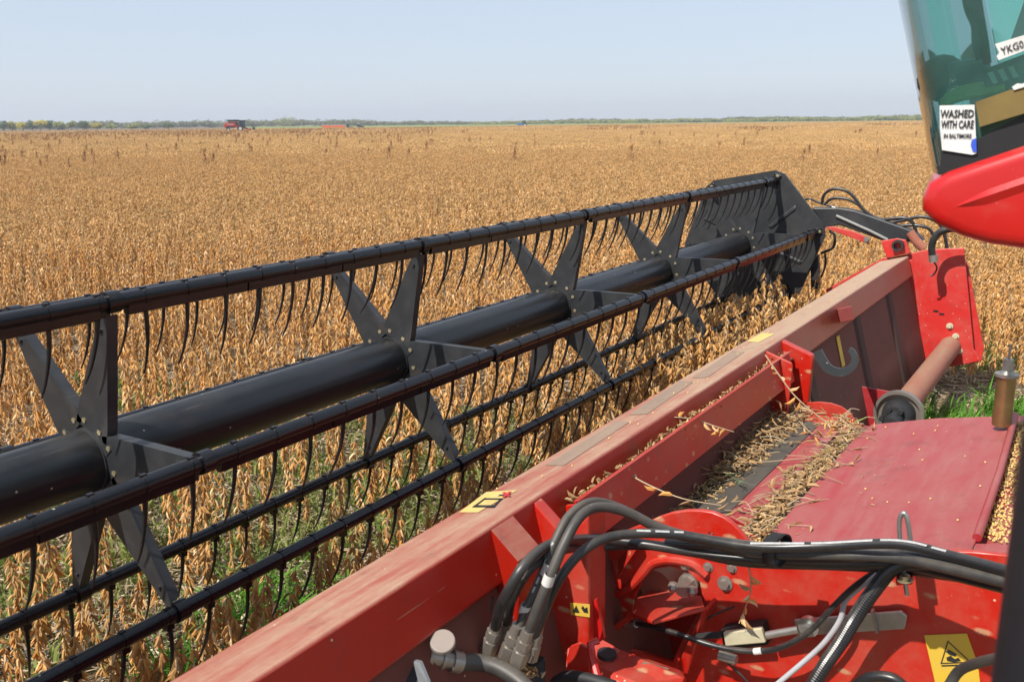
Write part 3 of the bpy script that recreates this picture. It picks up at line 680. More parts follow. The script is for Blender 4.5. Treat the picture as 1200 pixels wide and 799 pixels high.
# ================================================================== the header behind the reel
Y0, Z0 = 1.445, 1.273
TF, TU = Vector((0, .9654, -.2607)), Vector((0, .2607, .9654))
def hp(x, a, b): return Vector((x, Y0, Z0)) + TF * a + TU * b
XL, XR = -1.6, 8.52
header = thing('grain_header', (5, 1.5, .3), 'dusty red grain header with long top beam between reel and feeder', 'grain header')
def hbox(mb, x0, x1, a0, a1, b0, b1): return mb.add([hp(x, a, b) for b in (b0, b1) for a in (a0, a1) for x in (x0, x1)], [(0, 2, 3, 1), (4, 5, 7, 6), (0, 1, 5, 4), (2, 6, 7, 3), (0, 4, 6, 2), (1, 3, 7, 5)])
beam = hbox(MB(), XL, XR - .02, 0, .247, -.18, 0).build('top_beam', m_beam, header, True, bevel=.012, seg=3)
n_ = TU
def bt(px, py, h=.002): return AP(px, py, hp(0, 0, h), n_)
def decal(mb, pts, h=.002): mb.add([bt(*p, h) for p in pts], [tuple(range(len(pts)))])
grips = [[(639, 545), (661, 545), (738, 494), (722, 493)], [(737, 486), (758, 485), (813, 447), (797, 446)], [(811, 443), (829, 442), (873, 412), (858, 411)]]
for q in grips:
    a = MB(); decal(a, q); a.build('grip_strip', m_grip, beam)
a = MB(); decal(a, [(538, 600), (560, 600), (606, 574), (570, 576)]); st = a.build('warning_sticker', m_yeld, beam)
a = MB()
for q in ([(553, 594), (576, 594), (580, 591.5), (556, 591.5)], [(553, 594), (568, 583), (570.5, 583), (556, 594)], [(576, 594), (586, 584), (588, 584), (579, 594)], [(568, 585), (588, 585), (589, 583.4), (569, 583.4)], [(583, 581), (596, 580), (599, 578), (586, 579)]): decal(a, q, .0035)
a.build('pictogram', m_ink, beam)
a = MB(); decal(a, [(588, 582), (592, 582), (600, 575.5), (596, 575.5)], .0045); decal(a, [(588, 576.5), (592, 576), (599, 581), (596, 581.5)], .005); a.build('red_cross', m_redink, beam)
a = MB(); decal(a, [(875, 400), (889, 401), (908, 391), (893, 390)]); a.build('warning_sticker', m_yeld, beam)
a = MB(); hp_ = AP(1073, 305, hp(0, -.002, 0), TF); a.add([AP(x, y, hp(0, -.002, 0), TF) for x, y in ((1068, 300), (1075, 297), (1077, 310), (1070, 314))], [(0, 1, 2, 3)]); a.build('worn_sticker', m_white, beam)
# back sheet, upright ribs
m_rib = painted('shaded_rib', (.07, .012, .010), dust=(.07, .045, .035), amount=.5, top=.2, specks=.2, coat=0, rough=.6)  # dusty rib colour darkened to paint in the shade below the beam
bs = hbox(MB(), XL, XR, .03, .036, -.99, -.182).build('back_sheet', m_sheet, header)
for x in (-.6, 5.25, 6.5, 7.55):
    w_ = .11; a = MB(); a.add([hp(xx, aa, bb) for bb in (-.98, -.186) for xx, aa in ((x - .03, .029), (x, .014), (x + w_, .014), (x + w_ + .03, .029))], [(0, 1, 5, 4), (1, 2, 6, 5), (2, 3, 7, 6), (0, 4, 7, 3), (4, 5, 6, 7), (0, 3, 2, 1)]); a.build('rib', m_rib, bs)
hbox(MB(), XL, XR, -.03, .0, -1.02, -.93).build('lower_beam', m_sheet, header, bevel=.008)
a = MB(); a.add([hp(x, aa, bb) for x, aa, bb in ((5.62, .026, -.35), (5.66, .026, -.30), (5.66, .026, -.62), (5.62, .026, -.67))], [(0, 1, 2, 3)])
a = MB(); hbox(a, 5.14, 5.22, .022, .027, -.62, -.35); a.build('yellow_stripe', m_yel, bs)
a = MB(); hbox(a, 5.98, 6.05, .022, .027, -.42, -.215); a.build('yellow_stripe', m_yel, bs)
# table floor, auger and knife in front of the back sheet
a = MB(); a.box((XL, 1.30, .20), (XR, 2.42, .225)); a.build('table_floor', m_sheet, header)
a = MB(); a.cyl((XL, 1.83, .56), (XR, 1.83, .56), .13, .13, 28)
aug = a.build('auger', m_sheet, header, True); f = MB(); nseg = 420; vs = []
for i in range(nseg):
    x = XL + (XR - XL) * i / (nseg - 1); q = x * 11 * (1 if x > 3.7 else -1); vs += [(x, 1.83 + .13 * math.cos(q), .56 + .13 * math.sin(q)), (x, 1.83 + .25 * math.cos(q), .56 + .25 * math.sin(q))]
f.add(vs, [(2 * i, 2 * i + 1, 2 * i + 3, 2 * i + 2) for i in range(nseg - 1)]); f.build('auger_flight', m_redclean, aug)
a = MB(); x = XL
while x < XR: a.prism([(x, 2.42, .2), (x + .045, 2.42, .2), (x + .03, 2.56, .2), (x + .015, 2.56, .2)], (0, 0, .02)); x += .0762
a.build('knife_guards', m_dark, header)
# right end
endp = [(1.30, 1.335), (1.02, 1.365), (.86, .50), (.80, .40), (.933, .348), (1.3, .22), (2.75, .20), (2.85, .31), (2.33, .775), (1.66, 1.235), (1.60, 1.24)]
ep2 = MB().px(endp, XR + .02, XR + .05).build('end_panel', m_panel, header, bevel=.006)
MB().px([(1.02, 1.25), (.985, 1.22), (.79, .50), (.795, .385), (.86, .35), (1.0, .34), (1.12, .8), (1.15, 1.2)], XR + .10, XR + .125).build('side_flange', m_panel, header, bevel=.006)
MB().px([(1.05, 1.2), (.9, .45), (1.0, .4), (1.12, 1.18)], XR + .05, XR + .10).build('spacer', m_sheet, header)
def bolt(p, ax=(-1, 0, 0), r=.016, parent=None, mt=None, wsh=True):
    p = Vector(p); ax = Vector(ax).normalized(); a = MB()
    if wsh: a.cyl(p, p + ax * r * .3, r * 1.5, r * 1.5, 16)
    a.cyl(p, p + ax * r * 1.1, r, r * .94, 6); return a.build('bolt', mt or m_zincd, parent)
for px, py in ((1113, 382), (1120, 394), (1124, 411)): bolt(AX(px, py, XR + .018), r=.019, parent=ep2, mt=m_ivory)
a = MB()
for px, py in ((1103.5, 368), (1096.5, 364.5)):
    c = AX(px, py, XR + .016); a.prism([c + Vector((0, y, z)) for y, z in ((-.02, -.008), (.02, -.008), (.02, .008), (-.02, .008))], (.003, 0, 0))
a.build('slot', m_dark, ep2)
# torque tube
TY, TZ, tr = 1.045, .50, .087
tt = MB(); tt.cyl((6.35, TY, TZ), (XR + .02, TY, TZ), tr, tr, 40); tt = tt.build('torque_tube', m_tube, header, True)
a = MB(); a.disc_ring((6.33, TY, TZ), (1, 0, 0), .085, .155, .012, 40); a.disc_ring((6.30, TY, TZ), (1, 0, 0), .14, .16, .05, 40); a.build('flange_ring', m_zincd, tt, True)
a = MB(); a.cyl((6.18, TY, TZ), (6.34, TY, TZ), .085, .11, 24); a.cyl((6.05, TY, TZ), (6.18, TY, TZ), .045, .06, 20)
for k in range(6): a.cyl((6.14, TY + .075 * math.cos(k * 1.047), TZ + .075 * math.sin(k * 1.047)), (6.2, TY + .075 * math.cos(k * 1.047), TZ + .075 * math.sin(k * 1.047)), .018, .018, 6)
a.build('hub', m_rubber, tt, True)
MB().prism([(6.36, 1.34, .50), (6.36, 1.33, .64), (6.36, TY, TZ + .13), (6.36, TY - .08, TZ + .05), (6.36, TY, TZ - .1), (6.36, 1.31, .36)], (.02, 0, 0)).build('tube_bracket', m_cover, header)
# brackets on the back of the beam
for x0, x1, y, zt, zb, mt in ((2.05, 2.17, 1.345, 1.185, .70, m_beam), (2.29, 2.34, 1.35, 1.19, .98, m_red), (4.60, 4.615, 1.30, 1.215, .72, m_red), (4.87, 4.92, 1.27, 1.20, .70, m_red)):
    a = MB(); a.px([(1.441, 1.262), (y, zt), (y - .005, zt - .02), (y + .012, zb), (1.443 - .09, zb - .02), (1.41, 1.0)], x0, x1); a.build('bracket', mt, header, bevel=.006)
# lip that makes the debris gutter
lip = hbox(MB(), 2.44, 4.78, -.060, -.052, -.2265, -.066); hbox(lip, 2.44, 4.78, -.072, -.052, -.068, -.062); lip = lip.build('gutter_lip', m_red, header, bevel=.002)
hbox(MB(), 2.44, 4.86, -.052, .0, -.12, -.114).build('gutter_floor', m_sheet, header)
a = MB(); a.px([(1.40, 1.21), (1.362, 1.22), (1.31, 1.0), (1.39, 1.0)], 2.425, 2.44); a.build('gutter_end', m_red, header, bevel=.002)
a = MB(); hbox(a, 6.10, 6.56, -.09, -.004, -.10, .004); a = None
sm = MB(); sm.add([AP(x, y, hp(0, -.10, 0), TF) for x, y in ((981, 362), (998.5, 358.5), (1001, 375), (985, 378))] + [AP(x, y, hp(0, -.004, 0), TF) for x, y in ((981, 362), (998.5, 358.5), (1001, 375), (985, 378))], [(0, 1, 2, 3), (4, 7, 6, 5), (0, 4, 5, 1), (1, 5, 6, 2), (2, 6, 7, 3), (3, 7, 4, 0)]).build('stop_block', m_panel, header, bevel=.004)
# grey storage hook
hk = [(957, 412), (964, 424), (972, 433), (985, 436.5), (996, 432), (1001.5, 423), (999, 413), (994.5, 410)]
pts = spline([AX(x, y, 5.05) for x, y in hk], 6); a = MB(); k = len(pts)
rs = [.040 - .022 * (i / k) for i in range(k)]; vs = []
for i, p in enumerate(pts):
    t = (pts[min(i + 1, k - 1)] - pts[max(i - 1, 0)]).normalized(); nn = t.cross(Vector((1, 0, 0))).normalized()
    vs += [p + nn * rs[i] * .75, p - nn * rs[i] * .75, p - nn * rs[i] * .75 + Vector((.014, 0, 0)), p + nn * rs[i] * .75 + Vector((.014, 0, 0))]
a.add(vs, [(i * 4 + j, i * 4 + (j + 1) % 4, i * 4 + 4 + (j + 1) % 4, i * 4 + 4 + j) for i in range(k - 1) for j in range(4)] + [(0, 1, 2, 3), (4 * k - 4, 4 * k - 1, 4 * k - 2, 4 * k - 3)])
a.build('storage_hook', painted('grey_hook_paint', (.040, .048, .052), dust=(.12, .12, .11), amount=.0, top=.1, coat=0), header)
# reel lift arm at the right end
XA = 8.68
ra = MB(); ra.px([tuple(AX(px, py, XA)[1:]) for px, py in ((953, 243), (985, 243), (1003, 246), (1072, 270), (1084, 281), (1045, 285), (985, 263), (968, 268))], XA - .05, XA + .05)
arm_o = ra.build('reel_arm', m_arm, header, bevel=.012)
a = MB(); a.cyl((XE + .03, YC, ZC), (XA + .04, YC, ZC), .05, .05, 20); a.px([(YC + .06, ZC - .06), (YC + .06, ZC + .05), (2.34, 1.63), (2.0, 1.62), (2.15, 1.48), (YC - .05, ZC - .08)], XA - .03, XA + .03); a.build('arm_nose', m_arm, arm_o)
a = MB(); a.tube([AX(x, y, XA - .06) for x, y in ((980, 253), (1000, 262), (1020, 271), (1040, 281))], .014, 10); a.build('lift_cylinder_rod', m_zinc, arm_o)
a = MB(); a.tube([AX(x, y, XA - .08) for x, y in ((1066, 272), (1074, 283), (1083, 291))], .04, 14); a.build('lift_cylinder', m_tube, arm_o)
MB().px([tuple(AX(px, py, XR)[1:]) for px, py in ((1033, 282), (1052, 279), (1062, 281), (1068, 296), (1040, 302))], XR - .03, XR + .0).build('pivot_bracket', m_panel, header, bevel=.006)
c = AX(1053, 287.5, XR - .03); a = MB(); a.disc_ring(c - Vector((.05, 0, 0)), (1, 0, 0), .032, .05, .1, 28); a.build('pivot_pipe', m_rubber, header, True)
MB().prism([AX(px, py, XR) for px, py in ((966, 267), (975, 265.5), (1002, 272), (1020, 281), (1017, 286), (996, 278))], (.04, 0, 0)).build('reel_link', m_panel, header, bevel=.004)
bolt(AX(1016, 281, XR - .02), r=.02, parent=header)
def hose(name, pts, r, mt, parent, n=10, seg=6): return MB().tube(spline(pts, seg), r, n).build(name, mt, parent, True)
def hx(l, x): return [AX(px, py, x + (dx[0] if dx else 0)) for px, py, *dx in l]
for l, r in (([(940, 236), (948, 233), (956, 236), (968, 240), (980, 243)], .010), ([(963, 240), (966, 228), (977, 221.5), (992, 224), (1003, 234), (1012, 246), (1024, 255)], .014), ([(966, 240), (975, 233), (990, 233), (1004, 239), (1016, 249), (1024, 255)], .013),
             ([(1030, 259), (1048, 256), (1062, 256), (1070, 262), (1074, 275), (1075, 286)], .016), ([(1040, 262), (1060, 258), (1080, 254), (1098, 260), (1106, 272), (1110, 292)], .015), ([(1045, 266), (1070, 264), (1088, 268), (1096, 280)], .014),
             ([(972, 271), (978, 276), (976, 290), (962, 297)], .013), ([(967, 297), (967, 312), (962, 325)], .010)):
    hose('hydraulic_hose', hx(l, XA), r, m_hose, header)
hose('hydraulic_hose', hx([(1093, 304), (1092, 288), (1098, 275), (1110, 269), (1124, 268), (1140, 268)], 8.3), .030, m_hose, header)
hose('hydraulic_hose', hx([(1094, 306), (1098, 314), (1094, 322), (1090, 323)], 8.35), .007, m_hose, header)
for p0, p1, x, r in (((975, 243), (985, 246), XA, .018), ((1029, 257), (1035, 261), XA, .02), ((1075, 283), (1075.5, 291), 8.6, .022), ((1093.5, 299), (1094, 307), 8.3, .036)):
    a = MB(); a.cyl(AX(*p0, x), AX(*p1, x), r, r, 12); a.build('hose_fitting', m_zincd, header, True)
a = MB(); a.px([tuple(AX(px, py, XR)[1:]) for px, py in ((953, 300), (962, 297), (963, 340), (954, 343))], XR - .1, XR - .04); a.build('arm_prop', m_rubber, header)

# ================================================================== our own combine: feeder house, cab corner, hoses
comb = thing('combine_harvester', (3.7, .2, .4), 'near red combine with feeder house cover, hydraulic hoses and tinted cab glass', 'combine harvester')
CN = Vector((0, .24, 1)).normalized(); CP = Vector((0, .87, 1.0))
def cv(px, py, h=0): return AP(px, py, CP + CN * h, CN)
def slab(mb, pts, h, th): mb.prism([cv(*p, h) for p in pts], -CN * th); return mb
WX = 2.72
cover_px = [(893, 641), (905, 622), (960, 560), (1000, 515), (1021, 497), (1100, 489.5), (1190, 487), (1181, 520), (1158, 588), (1143, 634), (1139, 643), (1000, 641)]
slab(MB(), cover_px, 0, .012).build('feeder_cover', m_cover, comb, bevel=.004)
# the trough with grain at the right of the cover, rolled edge
slab(MB(), [(1190, 487), (1240, 486), (1210, 650), (1143, 634), (1158, 588)], -.045, .01).build('side_trough', m_cover, comb)
a = MB(); a.tube([cv(1190, 486, .004), cv(1171, 555, .004), cv(1145, 630, .004)], .014, 12); a.build('rolled_edge', m_cover, comb, True)
slab(MB(), [(1143, 636), (1240, 640), (1240, 660), (1140, 652)], -.004, .02).build('front_lip', m_cover, comb, bevel=.003)
# deck left of the cover
deck = slab(MB(), [(770, 612), (794, 585), (925, 476), (968, 488), (1022, 500), (905, 645), (850, 640)], -.022, .012).build('feeder_deck', m_red, comb)
slab(MB(), [(792, 598), (922, 489), (961, 496), (851, 603), (840, 612)], -.016, .005).build('belt_strip', m_belt, deck, bevel=.001)
slab(MB(), [(851, 604), (961, 497), (981, 507), (876, 616)], -.010, .008).build('deck_rail', m_cover, deck, bevel=.002)
slab(MB(), [(876, 620), (983, 507), (1021, 499), (905, 645)], -.02, .003).build('debris_bed', m_grease, deck)
# dark slot under the gutter lip, filled with grain
a = MB(); a.box((3.03, 1.13, .86), (4.80, 1.44, .87)); a.build('gap_floor', m_grease, comb)
# the side wall of the adapter (faces the ladder)
def w2(l, x=WX): return [tuple(AX(px, py, x)[1:]) for px, py in l]
outline = w2([(690, 622), (735, 622), (762, 611), (776, 605), (790, 600.5), (806, 598), (822, 598), (836, 600), (848, 605), (858, 612), (867, 621), (876, 632), (886, 645), (1000, 645), (1139, 646), (1230, 655), (1250, 900), (640, 900), (640, 640)])
hole1 = w2([(672, 689), (668, 668), (680, 656), (712, 658), (719, 666), (716, 674), (700, 687), (688, 690)])
hole2 = w2([(744, 698), (752, 680), (765, 665), (785, 661), (808, 667), (822, 680), (826, 700), (822, 714), (800, 752), (790, 775), (712, 752), (742, 716)])
hole3 = w2([(829, 623), (833, 621), (838, 623), (838, 627), (832, 627)])
plate('side_wall', [outline, hole1, hole2, hole3], WX, .014, m_red, comb, .004)
MB().px([(1.55, .88), (1.0, .90), (.0, 1.05), (.0, .2), (1.55, .2)], 3.0, 3.02).build('inner_wall', m_red, comb)
a = MB(); c = AX(775, 672, 2.84); a.cyl(c + Vector((.12, 0, -.03)), c + Vector((-.05, 0, -.03)), .07, .065, 20); a.build('shaft_housing', m_tube, comb, True)
wn = AX(806, 684, 2.70); a = MB(); a.cyl(wn, wn + Vector((-.05, 0, 0)), .03, .028, 8); a.ball(wn + Vector((-.045, .035, 0)), .02, 8); a.ball(wn + Vector((-.045, -.035, .005)), .02, 8); a.cyl(wn + Vector((.02, 0, 0)), wn, .036, .036, 18); a.build('wing_nut', m_zincd, comb, True)
# rim round the arch, ledge and gussets
arch = [(712, 700), (735, 690), (752, 674), (765, 660), (785, 656), (812, 661), (828, 674)]
pts = spline([AX(x, y, WX - .02) for x, y in arch], 5); MB().tube(pts, .014, 8).build('arch_rim', m_red, comb, True)
led = [AX(742, 719, 2.60), AX(766, 728, 2.52), AX(826, 712, 2.60), AX(822, 698, WX + .04), AX(765, 688, WX + .10), AX(746, 700, WX)]
MB().prism(led, (0, 0, -.012)).build('ledge', m_red, comb, bevel=.003)
MB().prism([AX(741, 717, 2.60), AX(746, 722, 2.60), AX(716, 744, 2.66), AX(706, 741, 2.66)], (.03, 0, 0)).build('gusset', m_red, comb, bevel=.003)
MB().prism([AX(824, 714, 2.60), AX(829, 716, 2.62), AX(805, 790, 2.66), AX(792, 782, 2.66)], (.1, 0, 0)).build('gusset', m_red, comb, bevel=.003)
MB().prism([AX(715, 655, WX - .01), AX(724, 655, WX - .01), AX(745, 632, WX - .01), AX(748, 640, WX - .06), AX(724, 676, WX - .06)], (.02, 0, 0)).build('gusset', m_red, comb, bevel=.003)
# lower pillar at the left and the tray bracket with its lever
MB().px(w2([(655, 640), (690, 600), (690, 799), (690, 900), (640, 900), (640, 700)], 2.3), 2.30, 2.42).build('pillar', m_red, comb, bevel=.01)
tray = [AX(665, 758, 2.25), AX(700, 745, 2.35), AX(728, 760, 2.35), AX(798, 785, 2.35), AX(802, 792, 2.25), AX(795, 812, 2.15), AX(660, 812, 2.15)]
tro = MB().prism(tray, (0, 0, -.02)).build('tray_bracket', m_red, comb, bevel=.005)
MB().prism([p + Vector((0, 0, .004)) for p in (AX(742, 790, 2.28), AX(754, 776, 2.3), AX(784, 784, 2.3), AX(778, 799, 2.25), AX(744, 799, 2.25))], (0, 0, -.002)).build('tray_opening', m_grease, tro)
a = MB(); c = AX(711, 769, 2.29) + Vector((0, 0, .004)); a.cyl(c, c + Vector((0, 0, .012)), .032, .03, 24); a.build('rubber_plug', m_rubber, tro, True)
MB().px(w2([(664, 770), (668, 757), (678, 753), (690, 760), (692, 800), (664, 800)], 2.2), 2.2, 2.212).build('tray_ear', m_red, tro, bevel=.003)
lv_ = MB(); lv_.prism([AX(694, 703, 2.2), AX(699, 702, 2.2), AX(708, 748, 2.2), AX(700, 754, 2.2), (AX(696, 748, 2.2))], (.012, 0, 0)); lv_.tube([AX(701, 750, 2.19), AX(692, 754, 2.17), AX(694, 770, 2.15), AX(706, 812, 2.1)], .012, 8); lv_.build('release_lever', m_redclean, comb, True)
MB().px([tuple(AX(px, py, 4.78)[1:]) for px, py in ((916, 486), (924, 478), (934, 474), (946, 471.5), (960, 470.5), (974, 472), (986, 476), (996, 483), (1003, 493), (1003, 520), (916, 520))], 4.775, 4.787).build('side_plate', m_red, comb, bevel=.003)
# bolts on the wall
for px, py, r in ((850, 683, .018), (803, 662, .012), (830, 664, .012), (858, 665, .012)): bolt(AX(px, py, WX - .01), r=r, parent=comb, mt=m_zincd)
# small yellow sticker
def wsticker(l, x, name='warning_sticker'): return MB().prism([AX(px, py, x) for px, py in l], (.002, 0, 0)).build(name, m_yel, comb)
wsticker([(668, 706), (691, 708), (691, 723), (669, 720)], 2.296)
a = MB()
for l in ([(671, 717), (675, 709), (679, 717.5)], [(681, 712), (683, 709.5), (685, 713), (688, 711), (689, 718), (684, 717)]): a.prism([AX(px, py, 2.294) for px, py in l], (.001, 0, 0))
a.build('pictogram', m_ink, comb)
WS = WX - .0145
wsticker([(1083, 744), (1133, 742), (1146, 778), (1152, 830), (1103, 830)], WS)
def ink(l, mt=m_ink, x=WS - .0015, nm='pictogram'): return MB().prism([AX(px, py, x) for px, py in l], (.001, 0, 0)).build(nm, mt, comb)
tri = [Vector((1110.5, 750)), Vector((1138.5, 776)), Vector((1102, 777.5))]; cen = sum(tri, Vector((0, 0))) / 3
for i in range(3):
    p, q = tri[i], tri[(i + 1) % 3]; ink([tuple(p), tuple(q), tuple(q + (cen - q) * .12), tuple(p + (cen - p) * .12)])
ink([(1108, 763), (1112, 761), (1121, 766), (1120, 769), (1113, 767)]); ink([(1109, 770), (1114, 768), (1119, 772), (1123, 770), (1126, 774), (1118, 775.5), (1110, 774)]); ink([(1103, 779), (1147, 777.5), (1147.4, 779), (1103.4, 780.5)])
# latch, eye rod and galvanised strip
MB().prism([AX(844, 738, 2.64), AX(893, 732, 2.64), AX(900, 756, 2.64), AX(848, 762, 2.64)], (.05, 0, 0)).build('latch_housing', m_dark, comb, bevel=.004)
MB().prism([AX(847, 741, 2.62), AX(892, 736, 2.62), AX(897, 753, 2.62), AX(850, 757, 2.62)], (.02, 0, 0)).build('latch_plate', m_ivory, comb, bevel=.004)
a = MB(); a.tube([AX(899, 744, 2.63), AX(920, 740, 2.63), AX(936, 737, 2.63)], .013, 10); c = AX(947, 735, 2.62); a.disc_ring(c, (1, 0, 0), .012, .032, .02, 24); a.cyl(c + Vector((-.02, 0, 0)), c + Vector((.05, 0, 0)), .014, .014, 12); a.build('eye_rod', m_zinc, comb, True)
MB().prism([AX(930, 726, 2.68), AX(1056, 716, 2.68), AX(1063, 722, 2.68), AX(1060, 737, 2.68), AX(935, 745, 2.68)], (.012, 0, 0)).build('galvanised_strip', m_zinc, comb, bevel=.003)
MB().prism([AX(1020, 716, 2.66), AX(1023, 716, 2.66), AX(1029, 742, 2.66), AX(1026, 742, 2.66)], (.02, 0, 0)).build('strip_clip', m_zincd, comb)
a = MB(); a.tube([AX(815, 746, 2.62), AX(832, 744, 2.62), AX(846, 743, 2.62)], .012, 8); a.build('cable_sleeve', m_rubber, comb, True)
a = MB(); c = AX(853, 770, 2.62); a.cyl(c + Vector((0, .03, 0)), c - Vector((0, .03, 0)), .018, .018, 10); a.build('cable_clamp', m_zincd, comb, True)
# hose hook and its bolt
hose('hose_hook', hx([(1063, 697), (1058, 660), (1054, 622), (1055, 606), (1060, 601), (1064, 612), (1068, 640)], 2.50), .0065, m_zinc, comb)
MB().prism([AX(1049, 677, 2.48), AX(1069, 676, 2.48), AX(1069, 685, 2.48), AX(1050, 686, 2.48)], (.24, 0, 0)).build('hook_tab', m_redclean, comb, bevel=.003)
bolt(AX(1061, 680, 2.47), (0, .2, 1), .014, comb, m_bolt)
# hoses
HG = m_hoseg
hoses = [
 ([(579, 742, 1.93), (586, 712, 1.88), (598, 688, 1.88), (618, 658, 1.93), (650, 636, 2.08), (700, 631, 2.35), (760, 638, 2.4), (850, 652, 2.45), (960, 660, 2.48), (1060, 662, 2.48), (1185, 690, 2.35)], .0155, m_hose),
 ([(593, 735, 1.98), (600, 700, 1.93), (622, 665, 1.97), (655, 645, 2.12), (700, 640, 2.4), (780, 640, 2.45), (870, 658, 2.50), (980, 662, 2.52), (1060, 667, 2.52), (1185, 684, 2.4)], .0155, m_hose),
 ([(603, 750, 1.92), (616, 715, 1.95), (632, 680, 2.0), (650, 635, 2.05), (668, 603, 2.12), (694, 588, 2.2), (724, 594, 2.28), (760, 612, 2.34), (800, 626, 2.38), (860, 636, 2.42), (960, 647, 2.45), (1060, 648, 2.45), (1185, 676, 2.3)], .0135, HG),
 ([(612, 760, 1.90), (630, 712, 1.92), (645, 675, 1.95), (662, 635, 2.0), (680, 605, 2.07), (702, 594, 2.15), (735, 600, 2.22), (780, 622, 2.3), (840, 636, 2.36), (900, 648, 2.4), (985, 650, 2.4), (1060, 655, 2.4), (1185, 683, 2.25)], .0150, HG),
 ([(627, 745, 1.98), (640, 712, 1.98), (655, 680, 2.0), (676, 652, 2.05), (705, 632, 2.12), (745, 625, 2.2), (800, 627, 2.28), (880, 640, 2.34), (960, 640, 2.38), (1050, 637, 2.38), (1110, 650, 2.35), (1185, 670, 2.25)], .0140, m_hose),
 ([(780, 636, 2.42), (840, 640, 2.44), (900, 653, 2.46), (980, 655, 2.46), (1060, 650, 2.44), (1120, 658, 2.4), (1185, 674, 2.3)], .0135, m_hose)]
hobs = [hose('hydraulic_hose', [AX(px, py, x) for px, py, x in l], r, mt, comb, 12) for l, r, mt in hoses]
m_print = simple('worn_white_print', (.40, .40, .39), .6, 0, .4, 60)
# pale printed line on the hoses
def print_line(l, off=.0155, wd=.004, gap=3):
    P = spline([AX(px, py, x) for px, py, x in l], 10); a = MB()
    for i in range(len(P) - 1):
        if gap and i % gap == gap - 1: continue
        for p0, p1 in ((P[i], P[i + 1]),):
            t = (p1 - p0).normalized(); v = (CAM - p0).normalized(); s = t.cross(v).normalized(); up = s.cross(t).normalized(); 
            n0 = (Vector((0, 0, 1)) * .8 + v * .6).normalized(); n0 = (n0 - t * n0.dot(t)).normalized(); s = t.cross(n0).normalized() * wd
            p0 = p0 + n0 * off; p1 = p1 + n0 * off; a.add([p0 - s, p0 + s, p1 + s, p1 - s], [(0, 1, 2, 3)])
    return a
print_line(hoses[4][0][5:7], .0148, .0035, 4).build('printed_line', m_print, hobs[4])
print_line(hoses[4][0][7:11], .0148, .0035, 9).build('printed_line', m_print, hobs[4])
print_line(hoses[2][0][1:4], .0142, .003, 3).build('printed_line', m_print, hobs[2])
def band(px0, px1, x, r, parent, mt=m_white):
    a = MB(); a.cyl(AX(*px0, x), AX(*px1, x), r, r, 18, False); return a.build('marker_band', mt, parent, True)
band((607, 674), (613, 664), 1.92, .0168, hobs[0]); band((638.5, 672), (644, 659), 2.01, .0150, hobs[2]); band((641, 684), (645, 672), 1.94, .0162, hobs[3]); band((614, 718), (617, 708), 1.95, .0150, hobs[2])
a = MB(); c0, c1 = AX(904, 643, 2.42), AX(918, 645, 2.42); t = (c1 - c0); 
ell = [Vector((0, 0, 0))]
ring_pts = lambda c, s: [c + Vector((math.cos(q) * .048, -math.cos(q) * .012, math.sin(q) * .050)) * s for q in [k * 2 * math.pi / 20 for k in range(20)]]
A_, B_ = ring_pts(c0, 1), ring_pts(c1, 1); a.add(A_ + B_, [(i, (i + 1) % 20, (i + 1) % 20 + 20, i + 20) for i in range(20)]); so_ = a.build('rubber_strap', m_rubber, comb, True); md = so_.modifiers.new('t', 'SOLIDIFY'); md.thickness = .004
a = MB(); a.prism([AX(894, 632, 2.4), AX(906, 622, 2.4), AX(915, 627, 2.36), AX(904, 638, 2.36)], (0, 0, -.006)); a.build('strap_tail', m_rubber, comb)
# ribbed conduit
cp = spline([AX(px, py, x) for px, py, x in ((1190, 674, 2.35), (1130, 662, 2.4), (1077, 658, 2.44), (1048, 664, 2.48), (1025, 690, 2.52), (1003, 722, 2.54), (985, 752, 2.54), (966, 780, 2.54), (945, 815, 2.52))], 26)
MB().tube(cp, [.0205 + .0016 * (1 if i % 2 else -1) for i in range(len(cp))], 14).build('ribbed_conduit', m_hose, comb)
hose('thin_hose', [AX(px, py, x) for px, py, x in ((1060, 660, 2.5), (1030, 668, 2.56), (1000, 688, 2.58), (975, 712, 2.58), (950, 738, 2.57), (918, 757, 2.56), (885, 763, 2.56), (840, 757, 2.56), (790, 741, 2.56), (755, 732, 2.6), (734, 729, 2.66))], .0095, m_hose, comb)
print_line([(950, 740, 2.57), (918, 759, 2.56), (885, 765, 2.56), (840, 759, 2.56), (790, 743, 2.56)], .0100, .0022, 9).build('printed_line', m_white, comb)
a = MB(); a.cyl(AX(733, 729, 2.66), AX(746, 731, 2.62), .013, .012, 12); a.build('hose_fitting', m_zinc, comb, True)
band((884, 763), (893, 762), 2.56, .0108, comb)
hose('pale_cable', [AX(px, py, x) for px, py, x in ((1030, 672, 2.55), (1005, 690, 2.59), (990, 705, 2.60), (985, 725, 2.60), (970, 748, 2.60), (950, 768, 2.60), (905, 806, 2.58))], .0085, simple('pale_sleeve', (.42, .42, .44), .5), comb)
hose('thin_cable', [AX(px, py, x) for px, py, x in ((852, 776, 2.64), (868, 790, 2.64), (882, 806, 2.64))], .004, m_hose, comb)
hose('thin_cable', [AX(px, py, x) for px, py, x in ((860, 710, 2.68), (830, 724, 2.66), (817, 738, 2.64), (820, 750, 2.64))], .0035, m_hose, comb)
hose('lower_hose', [AX(px, py, x) for px, py, x in ((1000, 806, 2.5), (1020, 793, 2.5), (1045, 794, 2.5), (1062, 806, 2.5))], .016, m_hose, comb)
hose('lower_hose', [AX(px, py, x) for px, py, x in ((1112, 803, 2.3), (1125, 785, 2.3), (1150, 775, 2.25), (1175, 770, 2.2))], .013, m_hoseg, comb)
